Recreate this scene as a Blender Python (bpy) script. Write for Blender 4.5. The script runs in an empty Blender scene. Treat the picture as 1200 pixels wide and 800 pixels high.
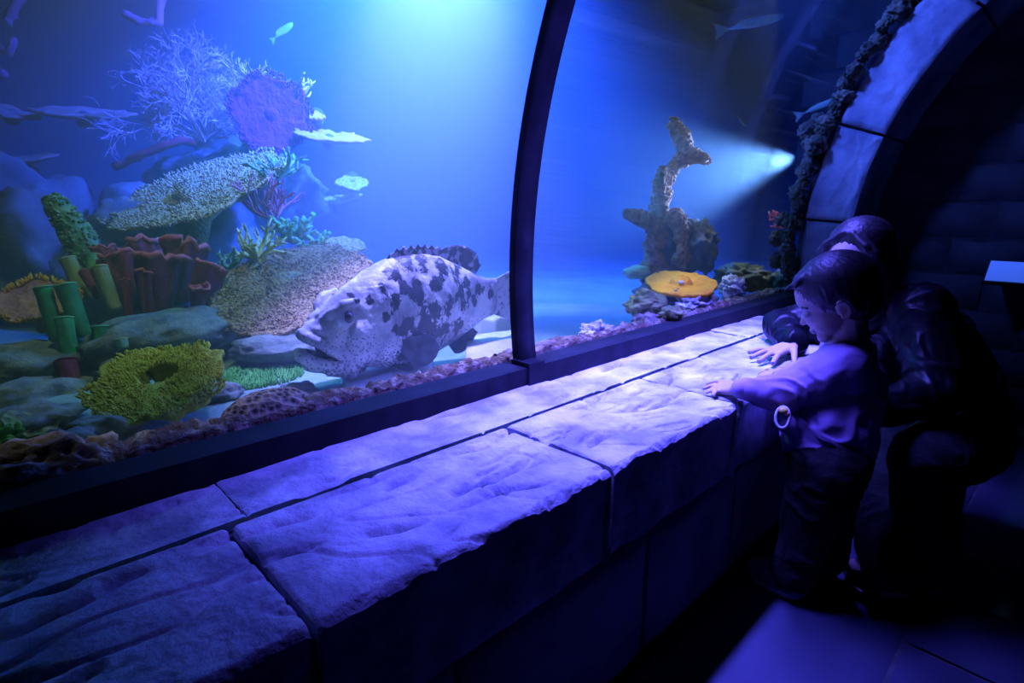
import bpy, bmesh, math, random
import numpy as np
from mathutils import Vector, Matrix, noise, Quaternion

scn = bpy.context.scene
col = scn.collection
PI = math.pi

# ------------------------------------------------------------------ camera
CAM_Z, FPX, HEAD = 0.95, 655.0, math.radians(46.1)
TILT = math.atan(155 / FPX)
Hd = Vector((math.cos(HEAD), math.sin(HEAD), 0))
Rd = Vector((math.sin(HEAD), -math.cos(HEAD), 0))
Zd = Vector((0, 0, 1))
FW = Hd * math.cos(TILT) - Zd * math.sin(TILT)
UPV = Hd * math.sin(TILT) + Zd * math.cos(TILT)
CAM = Vector((0, 0, CAM_Z))
cd = bpy.data.cameras.new('camera')
cam = bpy.data.objects.new('camera', cd)
col.objects.link(cam)
cd.sensor_width = 36
cd.lens = FPX / 1200 * 36
cd.clip_start = 0.02
cam.matrix_world = Matrix.Translation(CAM) @ Matrix((Rd, UPV, -FW)).transposed().to_4x4()
scn.camera = cam

# ------------------------------------------------------------------ world, colour, lamps
w = bpy.data.worlds.new('world')
scn.world = w
w.use_nodes = True
w.node_tree.nodes['Background'].inputs[0].default_value = (0.002, 0.004, 0.02, 1)
w.node_tree.nodes['Background'].inputs[1].default_value = 0.15
scn.view_settings.view_transform = 'Standard'
scn.view_settings.look = 'None'
scn.view_settings.gamma = 1
scn.view_settings.exposure = 0.35
scn.view_settings.use_curve_mapping = False
scn.cycles.use_denoising = True
scn.cycles.max_bounces = 5
scn.cycles.diffuse_bounces = 2
scn.cycles.transparent_max_bounces = 16
scn.cycles.volume_bounces = 0
scn.cycles.caustics_reflective = False
scn.cycles.caustics_refractive = False
scn.cycles.sample_clamp_indirect = 4


def spot(name, loc, target, energy, color, angle, blend=0.5, radius=0.05):
    l = bpy.data.lights.new(name, 'SPOT')
    l.energy, l.color = energy, color
    l.spot_size, l.spot_blend, l.shadow_soft_size = math.radians(angle), blend, radius
    o = bpy.data.objects.new(name, l)
    o.location = loc
    d = Vector(target) - Vector(loc)
    o.rotation_euler = d.to_track_quat('-Z', 'Y').to_euler()
    col.objects.link(o)
    return o


# underwater floods hung above the tank, two of them added fills, and the lamp behind the rock rim of the arch
spot('tank_flood', (1.9, 2.3, 2.75), (2.7, 4.0, 1.1), 11000, (0.055, 0.088, 1.0), 130, 0.9, 0.12)
spot('fish_flood', (1.30, 1.68, 2.3), (1.18, 1.62, 0.5), 1150, (0.35, 0.24, 1.0), 45, 0.5, 0.08)
spot('reef_flood', (0.72, 2.0, 2.75), (0.66, 2.7, 0.5), 100, (1.0, 0.92, 0.45), 66, 0.7, 0.1)
spot('coral_flood', (2.35, 1.5, 2.7), (2.4, 1.45, 0.7), 24, (1.0, 0.66, 0.45), 30, 0.6, 0.05)
spot('bed_fill', (1.9, 2.9, 3.12), (1.9, 2.6, 0.4), 330, (0.05, 0.75, 0.85), 90, 0.8, 0.1)  # added fill for the teal over the sand, no known lamp
spot('rim_lamp', (3.28, 1.22, 1.22), (1.75, 2.2, 0.88), 300, (0.26, 0.42, 1.0), 56, 0.8, 0.03)
spot('arch_fill', (1.6, 1.3, 2.45), (2.95, 0.75, 1.5), 480, (0.08, 0.14, 1.0), 38, 0.9, 0.1)  # added fill to brighten the arch stones, no known lamp
def strip(name, loc, target, sx, sy, energy, color, spread):
    l = bpy.data.lights.new(name, 'AREA')
    l.shape = 'RECTANGLE'; l.size, l.size_y, l.energy, l.color, l.spread = sx, sy, energy, color, math.radians(spread)
    o = bpy.data.objects.new(name, l); o.location = loc
    o.rotation_euler = (math.atan2(target[1] - loc[1], loc[2] - target[2]), 0, 0)
    col.objects.link(o)
strip('ledge_strip', (1.45, 0.77, 1.57), (1.45, 0.81, 0.5), 1.5, 0.05, 41, (0.098, 0.088, 1.0), 72)   # under the crown of the tunnel
strip('crust_fill', (1.55, 1.40, 2.45), (1.55, 1.22, 0.57), 3.2, 0.05, 2.2, (1.0, 0.78, 0.52), 10)        # added fill, brightens the crust behind the glass

# ------------------------------------------------------------------ helpers
def ray(u, v):
    return FW + Rd * ((u - 600) / FPX) + UPV * ((400 - v) / FPX)
def PX(u, v, x):
    r = ray(u, v); return CAM + r * (x / r.x)
def PY(u, v, y):
    r = ray(u, v); return CAM + r * (y / r.y)
def PZ(u, v, z):
    r = ray(u, v); return CAM + r * ((z - CAM_Z) / r.z)
def per_px(p):                       # metres covered by one pixel at p
    return (Vector(p) - CAM).dot(FW) / FPX
def V(*a):
    return Vector(a)


def tag(o, label=None, cat=None, group=None, kind=None):
    if label: o['label'] = label
    if cat: o['category'] = cat
    if group: o['group'] = group
    if kind: o['kind'] = kind
    return o
def empty(name, loc=(0, 0, 0), rz=0, parent=None):
    o = bpy.data.objects.new(name, None)
    o.empty_display_size = 0.05
    o.location = loc
    o.rotation_euler = (0, 0, rz)
    o.parent = parent
    col.objects.link(o)
    return o
def link_mesh(name, me, mat=None, parent=None, smooth=True, loc=None):
    o = bpy.data.objects.new(name, me)
    if mat and not me.materials: me.materials.append(mat)
    if smooth:
        me.polygons.foreach_set('use_smooth', [True] * len(me.polygons))
    o.parent = parent
    if parent is not None and loc is None:   # geometry is given in world space: undo the parent's move
        o.matrix_parent_inverse = Matrix.Identity(4)
        m = parent.matrix_basis.inverted() if parent.parent is None else (parent.parent.matrix_basis @ parent.matrix_basis).inverted()
        o.matrix_basis = m
    if loc is not None: o.location = loc
    col.objects.link(o)
    return o


class MB:
    """collects vertices and faces"""
    def __init__(s): s.v, s.f = [], []
    def add(s, vs, fs):
        n = len(s.v)
        s.v.extend([tuple(x) for x in vs])
        s.f.extend([tuple(i + n for i in f) for f in fs])
    def mesh(s, name):
        me = bpy.data.meshes.new(name)
        me.from_pydata(s.v, [], s.f)
        me.update()
        return me
    def build(s, name, mat, parent=None, smooth=True, loc=None):
        return link_mesh(name, s.mesh(name), mat, parent, smooth, loc)
    def box(s, a, b, rot=None, c=None):
        x0, y0, z0 = a; x1, y1, z1 = b
        vs = [Vector(q) for q in ((x0,y0,z0),(x1,y0,z0),(x1,y1,z0),(x0,y1,z0),(x0,y0,z1),(x1,y0,z1),(x1,y1,z1),(x0,y1,z1))]
        if rot is not None:
            c = Vector(c) if c is not None else Vector((0,0,0))
            vs = [c + rot @ (q - c) for q in vs]
        s.add(vs, [(0,3,2,1),(4,5,6,7),(0,1,5,4),(1,2,6,5),(2,3,7,6),(3,0,4,7)])
    def tube(s, pts, rads, n=6, cap=True):
        pts = [Vector(p) for p in pts]
        vs, fs = [], []
        ref = None
        for i, p in enumerate(pts):
            t = (pts[min(i+1, len(pts)-1)] - pts[max(i-1, 0)])
            if t.length < 1e-9: t = Vector((0, 0, 1))
            t.normalize()
            if ref is None:
                ref = t.orthogonal().normalized()
            else:
                ref = ref - t * ref.dot(t)
                if ref.length < 1e-6: ref = t.orthogonal()
                ref.normalize()
            b = t.cross(ref)
            for k in range(n):
                a = 2 * PI * k / n
                vs.append(p + (ref * math.cos(a) + b * math.sin(a)) * rads[i])
        m = len(pts)
        for i in range(m - 1):
            for k in range(n):
                k2 = (k + 1) % n
                fs.append((i*n+k, i*n+k2, (i+1)*n+k2, (i+1)*n+k))
        if cap:
            fs.append(tuple(range(n-1, -1, -1)))
            fs.append(tuple((m-1)*n+k for k in range(n)))
        s.add(vs, fs)


def fbm(p, oct=3, H=1.0):
    return noise.fractal(Vector(p), H, 2.0, oct)


# ------------------------------------------------------------------ materials
def new_mat(name):
    m = bpy.data.materials.new(name)
    m.use_nodes = True
    nt = m.node_tree
    return m, nt, nt.nodes['Principled BSDF']
def nd(nt, t, **k):
    n = nt.nodes.new(t)
    for a, b in k.items(): setattr(n, a, b)
    return n
def noisy(name, c1, c2, scale=8, rough=0.8, bump=0.3, bscale=None, detail=5, c3=None, spec=0.3, coat=0.0, lo=0.35, hi=0.65, bdist=0.01):
    m, nt, b = new_mat(name)
    tc = nd(nt, 'ShaderNodeTexCoord')
    n1 = nd(nt, 'ShaderNodeTexNoise')
    n1.inputs['Scale'].default_value = scale
    n1.inputs['Detail'].default_value = detail
    r = nd(nt, 'ShaderNodeValToRGB')
    r.color_ramp.elements[0].position = lo; r.color_ramp.elements[0].color = (*c1, 1)
    r.color_ramp.elements[1].position = hi; r.color_ramp.elements[1].color = (*c2, 1)
    if c3:
        e = r.color_ramp.elements.new((lo + hi) / 2); e.color = (*c3, 1)
    nt.links.new(tc.outputs['Object'], n1.inputs['Vector'])
    nt.links.new(n1.outputs['Fac'], r.inputs['Fac'])
    nt.links.new(r.outputs['Color'], b.inputs['Base Color'])
    b.inputs['Roughness'].default_value = rough
    b.inputs['Specular IOR Level'].default_value = spec
    b.inputs['Coat Weight'].default_value = coat
    if bump:
        n2 = nd(nt, 'ShaderNodeTexNoise')
        n2.inputs['Scale'].default_value = bscale or scale * 4
        n2.inputs['Detail'].default_value = 6
        bp = nd(nt, 'ShaderNodeBump')
        bp.inputs['Strength'].default_value = bump
        bp.inputs['Distance'].default_value = bdist
        nt.links.new(tc.outputs['Object'], n2.inputs['Vector'])
        nt.links.new(n2.outputs['Fac'], bp.inputs['Height'])
        nt.links.new(bp.outputs['Normal'], b.inputs['Normal'])
    return m
def polyps(name, c1, c2, scale=60, rough=0.8, bump=0.8, dist=0.01, pits=False):
    """coral skin: pale cell tops, darker pits"""
    m, nt, b = new_mat(name)
    tc = nd(nt, 'ShaderNodeTexCoord')
    vo = nd(nt, 'ShaderNodeTexVoronoi')
    vo.inputs['Scale'].default_value = scale
    r = nd(nt, 'ShaderNodeValToRGB')
    r.color_ramp.elements[0].position = 0.15; r.color_ramp.elements[0].color = (*c2, 1)
    r.color_ramp.elements[1].position = 0.7; r.color_ramp.elements[1].color = (*c1, 1)
    nt.links.new(tc.outputs['Object'], vo.inputs['Vector'])
    nt.links.new(vo.outputs['Distance'], r.inputs['Fac'])
    nt.links.new(r.outputs['Color'], b.inputs['Base Color'])
    b.inputs['Roughness'].default_value = rough
    b.inputs['Specular IOR Level'].default_value = 0.2
    bp = nd(nt, 'ShaderNodeBump', invert=not pits)
    bp.inputs['Strength'].default_value = bump
    bp.inputs['Distance'].default_value = dist
    nt.links.new(vo.outputs['Distance'], bp.inputs['Height'])
    nt.links.new(bp.outputs['Normal'], b.inputs['Normal'])
    return m


M = {}
M['slab'] = noisy('slab_stone', (0.30, 0.30, 0.36), (0.72, 0.72, 0.78), 11, 0.75, 0.8, 42, 10, bdist=0.014)
M['block'] = noisy('block_stone', (0.24, 0.24, 0.27), (0.38, 0.38, 0.42), 6, 0.8, 0.25, 20, 7, bdist=0.012)
M['arch_stone'] = noisy('arch_stone', (0.10, 0.115, 0.16), (0.46, 0.48, 0.58), 4.5, 0.75, 1.0, 14, 8, c3=(0.27, 0.29, 0.37), bdist=0.014, lo=0.3, hi=0.72)
M['mortar'] = noisy('mortar', (0.06, 0.06, 0.07), (0.11, 0.11, 0.12), 20, 0.9, 0.2)
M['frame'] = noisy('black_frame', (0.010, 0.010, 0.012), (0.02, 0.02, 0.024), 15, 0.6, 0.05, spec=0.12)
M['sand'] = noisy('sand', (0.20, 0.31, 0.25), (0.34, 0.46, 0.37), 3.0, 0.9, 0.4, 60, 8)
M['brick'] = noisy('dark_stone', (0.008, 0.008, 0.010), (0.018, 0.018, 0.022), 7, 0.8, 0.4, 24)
M['floor'] = noisy('floor_stone', (0.030, 0.035, 0.065), (0.055, 0.06, 0.10), 5, 0.6, 0.3, 14)
M['backwall'] = noisy('tank_wall', (0.05, 0.09, 0.16), (0.08, 0.13, 0.2), 2, 0.9, 0)

def glass_mat():
    m = bpy.data.materials.new('acrylic'); m.use_nodes = True
    nt = m.node_tree; nt.nodes.clear()
    out = nd(nt, 'ShaderNodeOutputMaterial')
    tr = nd(nt, 'ShaderNodeBsdfTransparent'); tr.inputs[0].default_value = (0.985, 0.99, 0.995, 1)
    gl = nd(nt, 'ShaderNodeBsdfGlossy'); gl.inputs['Roughness'].default_value = 0.01
    lw = nd(nt, 'ShaderNodeLayerWeight'); lw.inputs['Blend'].default_value = 0.5
    pw = nd(nt, 'ShaderNodeMath', operation='POWER'); pw.inputs[1].default_value = 5
    fr = nd(nt, 'ShaderNodeMath', operation='MULTIPLY_ADD'); fr.inputs[1].default_value = 0.45; fr.inputs[2].default_value = 0.015
    nt.links.new(lw.outputs['Facing'], pw.inputs[0]); nt.links.new(pw.outputs[0], fr.inputs[0])
    mx = nd(nt, 'ShaderNodeMixShader')
    nt.links.new(fr.outputs[0], mx.inputs[0]); nt.links.new(tr.outputs[0], mx.inputs[1]); nt.links.new(gl.outputs[0], mx.inputs[2])
    nt.links.new(mx.outputs[0], out.inputs['Surface'])
    return m
M['glass'] = glass_mat()

def water_mat():
    m = bpy.data.materials.new('sea_water'); m.use_nodes = True
    nt = m.node_tree; nt.nodes.clear()
    out = nd(nt, 'ShaderNodeOutputMaterial')
    sc = nd(nt, 'ShaderNodeVolumeScatter'); ab = nd(nt, 'ShaderNodeVolumeAbsorption')
    sc.inputs['Color'].default_value = (0.62, 0.90, 1.0, 1); sc.inputs['Density'].default_value = 0.28
    sc.inputs['Anisotropy'].default_value = 0.35
    ab.inputs['Color'].default_value = (0.0, 0.70, 0.95, 1); ab.inputs['Density'].default_value = 0.32
    ad = nd(nt, 'ShaderNodeAddShader')
    nt.links.new(sc.outputs[0], ad.inputs[0]); nt.links.new(ab.outputs[0], ad.inputs[1])
    nt.links.new(ad.outputs[0], out.inputs['Volume'])
    return m
M['water'] = water_mat()
# ------------------------------------------------------------------ the setting
LEDGE, FRONT, GROOVE, FRAME0, FRAME1, RAIL = 0.51, 0.523, 0.805, 0.957, 1.035, 0.557
CY, CZ, RI = -0.583, 0.78, 1.60          # axis and inner radius of the acrylic tunnel
XA, XB = 2.93, 3.32                      # front and back of the stone arch
X0 = -1.6                                # where the modelled stretch of tunnel begins
TANK_Z = 0.40
A0 = math.asin((RAIL - CZ) / RI)         # angle at the foot of the glass

def arc(r, a): return (CY + r * math.cos(a), CZ + r * math.sin(a))
def arc_strip(x0, x1, r0, r1, a0, a1, n):
    mb = MB()
    vs, fs = [], []
    for i in range(n + 1):
        a = a0 + (a1 - a0) * i / n
        for r in (r0, r1):
            y, z = arc(r, a)
            vs += [(x0, y, z), (x1, y, z)]
    for i in range(n):
        b = i * 4; c = b + 4
        fs += [(b, b+1, c+1, c), (b+2, c+2, c+3, b+3), (b, c, c+2, b+2), (b+1, b+3, c+3, c+1)]
    fs += [(0, 2, 3, 1), (n*4, n*4+1, n*4+3, n*4+2)]
    mb.add(vs, fs)
    return mb

def rough_slab(x0, x1, y0, y1, z0, z1, seed, nx=70, ny=46, cracks=7, amp=0.006, edge=0.007, front_wear=True):
    """a hewn slab: top face with relief, splits and a worn front arris; sides below"""
    rng = random.Random(seed)
    cr = []
    for _ in range(cracks):
        cx, cy = rng.uniform(x0, x1), rng.uniform(y0 + (.07 if front_wear else 0), y1)
        L = rng.uniform(0.03, 0.085); a = rng.uniform(-0.5, 0.35); bend = rng.uniform(-1.5, 1.5)
        cr.append((cx, cy, L, a, bend, rng.uniform(0.010, 0.019)))
    vs, fs = [], []
    def h(x, y):
        p = Vector((x * 3.1 + seed * 7, y * 4.5, seed * 1.7))
        fd = min(1, (y1 - y) / .03) if front_wear else min(1, (y1 - y) / .03, (y - y0) / .03)
        z = amp * fbm(p, 4) * (.25 + .75 * fd)
        t = noise.noise(Vector((x * 5 + seed * 3, y * 13 + x * 4, 2.2)))
        z -= 0.006 * max(0, 1 - abs(t) / 0.06)
        for cx, cy, L, a, bend, dep in cr:
            dx, dy = x - cx, y - cy
            s = dx * math.cos(a) + dy * math.sin(a); q = -dx * math.sin(a) + dy * math.cos(a)
            q -= bend * s * s + 0.006 * noise.noise(Vector((s * 30, cx * 9, cy)))
            if abs(s) < L and fd > .5:
                k = (1 - (s / L) ** 2)
                if q > 0: z -= dep * k * math.exp(-q / 0.005)
                else: z -= dep * k * math.exp(-(q / 0.010) ** 2)
        ex = min(x - x0, x1 - x); ey = y1 - y
        for e in (ex, ey):
            if e < edge: z -= (edge - e) ** 2 / edge * 0.6
        if front_wear:
            wv = 0.011 + 0.008 * noise.noise(Vector((x * 9, seed, 0))) + 0.006 * noise.noise(Vector((x * 40, seed, 3)))
            e = y - y0
            if e < wv: z -= (wv - e) ** 2 / wv * 0.95
        return z
    for j in range(ny + 1):
        for i in range(nx + 1):
            fy = j / ny; fy = fy ** 1.35 if front_wear else fy
            x = x0 + (x1 - x0) * i / nx; y = y0 + (y1 - y0) * fy
            yy = y
            if front_wear: yy = y + (0.006 * noise.noise(Vector((x * 14, seed, 7)))) * (1 - fy) ** 8
            vs.append((x, yy, z1 + h(x, y)))
    W = nx + 1
    for j in range(ny):
        for i in range(nx):
            fs.append((j*W+i, j*W+i+1, (j+1)*W+i+1, (j+1)*W+i))
    # front face with relief, plain other sides
    nz = 14
    base = len(vs)
    for k in range(nz + 1):
        for i in range(W):
            t = k / nz
            x = vs[i][0]; zt = vs[i][2]
            z = zt + (z0 - zt) * t
            y = vs[i][1] + 0.006 * math.sin(min(1, t * 3) * PI / 2) + 0.005 * fbm((x * 6 + seed, z * 7, 4.1), 3) * min(1, t * 5)
            ex = min(x - x0, x1 - x)
            if ex < edge: y += (edge - ex) ** 2 / edge * 0.6
            if t > 0.85: y += (t - 0.85) ** 2 * 0.4
            vs.append((x, y, z))
    for k in range(nz):
        for i in range(nx):
            fs.append((base+k*W+i, base+(k+1)*W+i, base+(k+1)*W+i+1, base+k*W+i+1))
    mb = MB(); mb.add(vs, fs)
    # sides
    for i, flip in ((0, 0), (nx, 1)):
        top = [j*W+i for j in range(ny+1)]
        ring = [vs[q] for q in top] + [(vs[top[-1]][0], vs[top[-1]][1], z0), (vs[top[0]][0], y0, z0)]
        f = tuple(range(len(ring)))
        mb.add(ring, [f if flip else f[::-1]])
    back = [vs[ny*W+i] for i in range(W)] + [(x1, y1, z0), (x0, y1, z0)]
    mb.add(back, [tuple(range(len(back)))])
    return mb

# --- low wall under the glass
g = 0.0045
mb = MB(); mb.box((X0, FRONT + 0.03, 0), (XA + 0.4, FRAME1, LEDGE - 0.02))
wall_l = mb.build('wall_left', M['mortar'], None, False); tag(wall_l, 'low stone wall under the tank glass', kind='structure')
joints = [X0, -0.86, -0.315, 0.205, 0.747, 1.243, 1.75, 2.27, 2.75, XA + 0.03]
for i in range(len(joints) - 1):
    a, b = joints[i], joints[i+1]
    big = -0.4 < a < 2
    rough_slab(a + g, b - g, FRONT, GROOVE - .007, LEDGE - 0.19, LEDGE, 3 + i, *((170, 110) if big else (30, 20)), cracks=16).build('capstone', M['slab'], wall_l)
sj = [X0, -0.2, 0.235, 1.06, 1.95, XA + 0.03]
for i in range(len(sj) - 1):
    rough_slab(sj[i] + 0.001, sj[i+1] - 0.001, GROOVE + .004, FRAME1 - 0.02, LEDGE - 0.10, LEDGE - 0.001, 31 + i, 150, 40, cracks=9, edge=0.004, front_wear=False).build('sill_stone', M['slab'], wall_l)
def rough_block(x0, x1, y, z0, z1, seed, depth=0.06, n=16, sgn=-1):
    """wall block whose face looks to -y"""
    vs, fs = [], []
    for k in range(n + 1):
        for i in range(n + 1):
            x = x0 + (x1 - x0) * i / n; z = z0 + (z1 - z0) * k / n
            e = min(x - x0, x1 - x, z - z0, z1 - z)
            q = 0.006 * fbm((x * 5 + seed, z * 6, seed), 3)
            if e < 0.02: q += (0.02 - e) ** 2 / 0.02 * 0.7
            vs.append((x, y + q, z))
    W = n + 1
    for k in range(n):
        for i in range(n):
            fs.append((k*W+i, k*W+i+1, (k+1)*W+i+1, (k+1)*W+i))
    mb = MB(); mb.add(vs, fs)
    mb.box((x0 + .002, y + 0.016, z0 + .002), (x1 - .002, y + depth, z1 - .002))
    return mb
bj = [X0, -0.75, -0.1, 0.42, 0.93, 1.33, 1.84, 2.4, XA]
for i in range(len(bj) - 1):
    rough_block(bj[i] + g, bj[i+1] - g, FRONT + 0.018, 0.005, LEDGE - 0.200, 60 + i).build('stone_block', M['block'], wall_l)

# --- floor, one slab after another
mb = MB(); mb.box((X0, -3.0, -0.06), (XB + 3, FRAME1, -0.012))
floor = mb.build('floor', M['mortar'], None, False); tag(floor, 'dark stone tunnel floor', kind='structure')
def tile_mesh(x0, x1, y0, y1, seed, n=18):
    vs, fs = [], []
    for j in range(n + 1):
        for i in range(n + 1):
            x = x0 + (x1 - x0) * i / n; y = y0 + (y1 - y0) * j / n
            e = min(x - x0, x1 - x, y - y0, y1 - y)
            z = -0.004 + 0.004 * fbm((x * 3, y * 3, seed), 4)
            if e < 0.012: z -= (0.012 - e) * 0.4
            vs.append((x, y, z))
    W = n + 1
    for j in range(n):
        for i in range(n):
            fs.append((j*W+i, j*W+i+1, (j+1)*W+i+1, (j+1)*W+i))
    mb = MB(); mb.add(vs, fs); return mb
rng = random.Random(5)
for j, (ya, yb) in enumerate(((-2.1, -1.2), (-1.2, -0.42), (-0.42, 0.16), (0.16, FRONT + 0.02))):
    x = X0 + 0.2 * j
    while x < 4.6:
        xb = x + rng.uniform(0.75, 1.05)
        tile_mesh(x + .005, xb - .005, ya + .005, yb - .005, j * 10 + x).build('floor_slab', M['floor'], floor)
        x = xb

# --- window_1: bottom rail, rib and the two acrylic panes
win = empty('window_1', (1.0, FRAME0, LEDGE)); tag(win, 'curved acrylic tank window in a black frame', kind='structure')
mb = MB(); mb.box((X0, FRAME0, LEDGE - 0.03), (XA + 0.02, FRAME1, RAIL))
bmr = mb.build('bottom_rail', M['frame'], win, False)
arc_strip(0.988, 1.040, RI - 0.014, RI + 0.020, A0 - 0.03, PI * 0.72, 90).build('rib', M['frame'], win)
mb = MB(); mb.box((0.975, FRAME0 - 0.008, LEDGE - 0.004), (1.030, FRAME1 - 0.02, RAIL + 0.012)); mb.build('rib_foot', M['frame'], win, False)
for xa, xb in ((X0, 1.004), (1.020, XA + 0.01)):
    arc_strip(xa, xb, RI, RI + 0.025, A0 - 0.01, PI * 0.72, 90).build('pane', M['glass'], win)

# --- trim_1: the stone arch at the end of the glass
mb = arc_strip(XA + 0.03, XB, 1.43, 1.62, -0.52, PI * 0.75, 60)
trim = mb.build('trim_1', M['mortar'], None, False); tag(trim, 'arch of hewn stones ending the glass tunnel', kind='structure')
def voussoir(a0, a1, seed, r0=1.395, r1=RI - 0.006, n=40, m=22):
    mb = MB()
    vs, fs = [], []
    da = 0.006 / 1.5
    def q(a, r, x): y, z = arc(r, a); return (x, y, z)
    for k in range(n + 1):
        for i in range(m + 1):
            a = a0 + da + (a1 - a0 - 2 * da) * k / n
            r = r0 + (r1 - r0) * i / m
            y, z = arc(r, a)
            e = min((r - r0), (r1 - r), (a - a0 - da) * 1.5, (a1 - da - a) * 1.5)
            x = XA + 0.020 * fbm((y * 4 + seed, z * 3, seed * .7), 6) - 0.007 * max(0, 1 - abs(noise.noise(Vector((y * 11, z * 4 + seed, 1)))) / 0.08)
            if e < 0.018: x += (0.018 - e) ** 2 / 0.018 * 0.8
            vs.append((x, y, z))
    W = m + 1
    for k in range(n):
        for i in range(m):
            fs.append((k*W+i, (k+1)*W+i, (k+1)*W+i+1, k*W+i+1))
    mb.add(vs, fs)
    # intrados
    vs, fs = [], []
    nx = 12
    for k in range(n + 1):
        for i in range(nx + 1):
            a = a0 + da + (a1 - a0 - 2 * da) * k / n
            r = r0 + 0.006 * fbm((i * .6, a * 8, seed), 3) * min(1, i)
            y, z = arc(r, a)
            x = mb.v[k * W][0] + (XB - XA) * i / nx
            vs.append((x, y, z))
    W2 = nx + 1
    for k in range(n):
        for i in range(nx):
            fs.append((k*W2+i, k*W2+i+1, (k+1)*W2+i+1, (k+1)*W2+i))
    mb.add(vs, fs)
    # joint sides
    for a in (a0 + da, a1 - da):
        mb.add([q(a, r0, XA + .012), q(a, r1, XA + .012), q(a, r1, XB), q(a, r0, XB)], [(0, 1, 2, 3)])
    return mb
va = [math.radians(x) for x in (-29, -12, 4.4, 20.1, 41.5, 60, 78, 96, 114, 132)]
for i in range(len(va) - 1):
    voussoir(va[i], va[i+1], 5 + i).build('arch_stone', M['arch_stone'], trim)

# --- wall_end: courses of dark stone past the arch
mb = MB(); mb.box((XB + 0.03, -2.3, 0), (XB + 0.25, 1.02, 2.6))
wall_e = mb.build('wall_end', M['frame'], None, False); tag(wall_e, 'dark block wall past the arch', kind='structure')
rng = random.Random(8)
z = 0.0; row = 0
bm_cache = []
def brick_mesh(w_, h_, seed):
    n, k = 6, 4
    vs, fs = [], []
    for j in range(k + 1):
        for i in range(n + 1):
            y = w_ * i / n; zz = h_ * j / k
            e = min(y, w_ - y, zz, h_ - zz)
            x = 0.010 * fbm((y * 7, zz * 9, seed), 3) + (0.02 if e < 1e-6 else 0)
            vs.append((x, y, zz))
    W = n + 1
    for j in range(k):
        for i in range(n):
            fs.append((j*W+i, (j+1)*W+i, (j+1)*W+i+1, j*W+i+1))
    mb = MB(); mb.add(vs, fs); return mb.mesh('brick')
bms = [brick_mesh(0.30, 0.16, s * 3.3) for s in range(6)]
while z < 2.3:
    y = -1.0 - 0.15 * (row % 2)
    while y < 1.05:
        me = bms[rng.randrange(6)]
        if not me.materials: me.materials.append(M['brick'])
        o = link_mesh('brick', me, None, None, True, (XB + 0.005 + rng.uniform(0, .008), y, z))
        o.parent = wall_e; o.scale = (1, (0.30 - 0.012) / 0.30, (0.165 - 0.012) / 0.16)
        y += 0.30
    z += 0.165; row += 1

# --- the other side and top of the tunnel, dark and plain
mb = MB(); mb.box((X0, -2.45, 0), (XB, -2.3, 2.0)); wr = mb.build('wall_right', M['brick'], None, False); tag(wr, kind='structure')

# --- the tank: bed, far walls, water
def bed_z(x, y):
    z = TANK_Z + 0.02 * fbm((x * .9, y * .9, 3), 3)
    return z
vs, fs = [], []
nx, ny = 90, 80
for j in range(ny + 1):
    for i in range(nx + 1):
        x = -3.5 + 11.0 * i / nx; y = FRAME1 - 0.06 + 6.6 * (j / ny) ** 1.5
        vs.append((x, y, bed_z(x, y)))
for j in range(ny):
    for i in range(nx):
        a = j * (nx + 1) + i
        fs.append((a, a + 1, a + nx + 2, a + nx + 1))
mb = MB(); mb.add(vs, fs)
bed = mb.build('floor_tank_bed', M['sand']); tag(bed, 'pale sandy bed of the tank', kind='structure')
mb = MB(); mb.box((-4.0, 7.3, 0.0), (8.0, 7.5, 3.4)); o = mb.build('wall_tank_back', M['backwall'], None, False); tag(o, kind='structure')
mb = MB(); mb.box((7.4, 0.9, 0.0), (7.6, 7.3, 3.4)); o = mb.build('wall_tank_end', M['backwall'], None, False); tag(o, kind='structure')
mb = MB(); mb.box((-3.7, 0.9, 0.0), (-3.5, 7.3, 3.4)); o = mb.build('wall_tank_side', M['backwall'], None, False); tag(o, kind='structure')
# water body: hugs the outside of the acrylic, open tank above
prof = [(FRAME1 - 0.03, 0.36)]
n = 60
for i in range(n + 1):
    a = A0 + (PI * 0.72 - A0) * i / n
    prof.append(arc(RI + 0.032, a))
prof += [(prof[-1][0], 3.2), (7.25, 3.2), (7.25, 0.36)]
vs = [(-3.45, y, z) for y, z in prof] + [(7.35, y, z) for y, z in prof]
k = len(prof)
fs = [tuple(range(k)), tuple(range(2*k-1, k-1, -1))] + [(i, (i+1) % k, (i+1) % k + k, i + k)[::-1] for i in range(k)]
bm = bmesh.new()
bv = [bm.verts.new(v) for v in vs]
for f in fs: bm.faces.new([bv[i] for i in f])
bmesh.ops.triangulate(bm, faces=[f for f in bm.faces if len(f.verts) > 4])
bmesh.ops.recalc_face_normals(bm, faces=bm.faces)
me = bpy.data.meshes.new('tank_water'); bm.to_mesh(me); bm.free()
water = link_mesh('tank_water', me, M['water'], None, False)
tag(water, 'hazy blue sea water filling the tank', kind='structure')
# ------------------------------------------------------------------ organic shapes
def ico(sub):
    bm = bmesh.new(); bmesh.ops.create_icosphere(bm, subdivisions=sub, radius=1)
    v = [x.co.copy() for x in bm.verts]; f = [tuple(q.index for q in x.verts) for x in bm.faces]
    bm.free(); return v, f
ICO = {k: ico(k) for k in (1, 2, 3, 4, 5)}
def PD(u, v, d):                     # point seen at u,v and d metres deep
    return CAM + ray(u, v) * d

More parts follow.
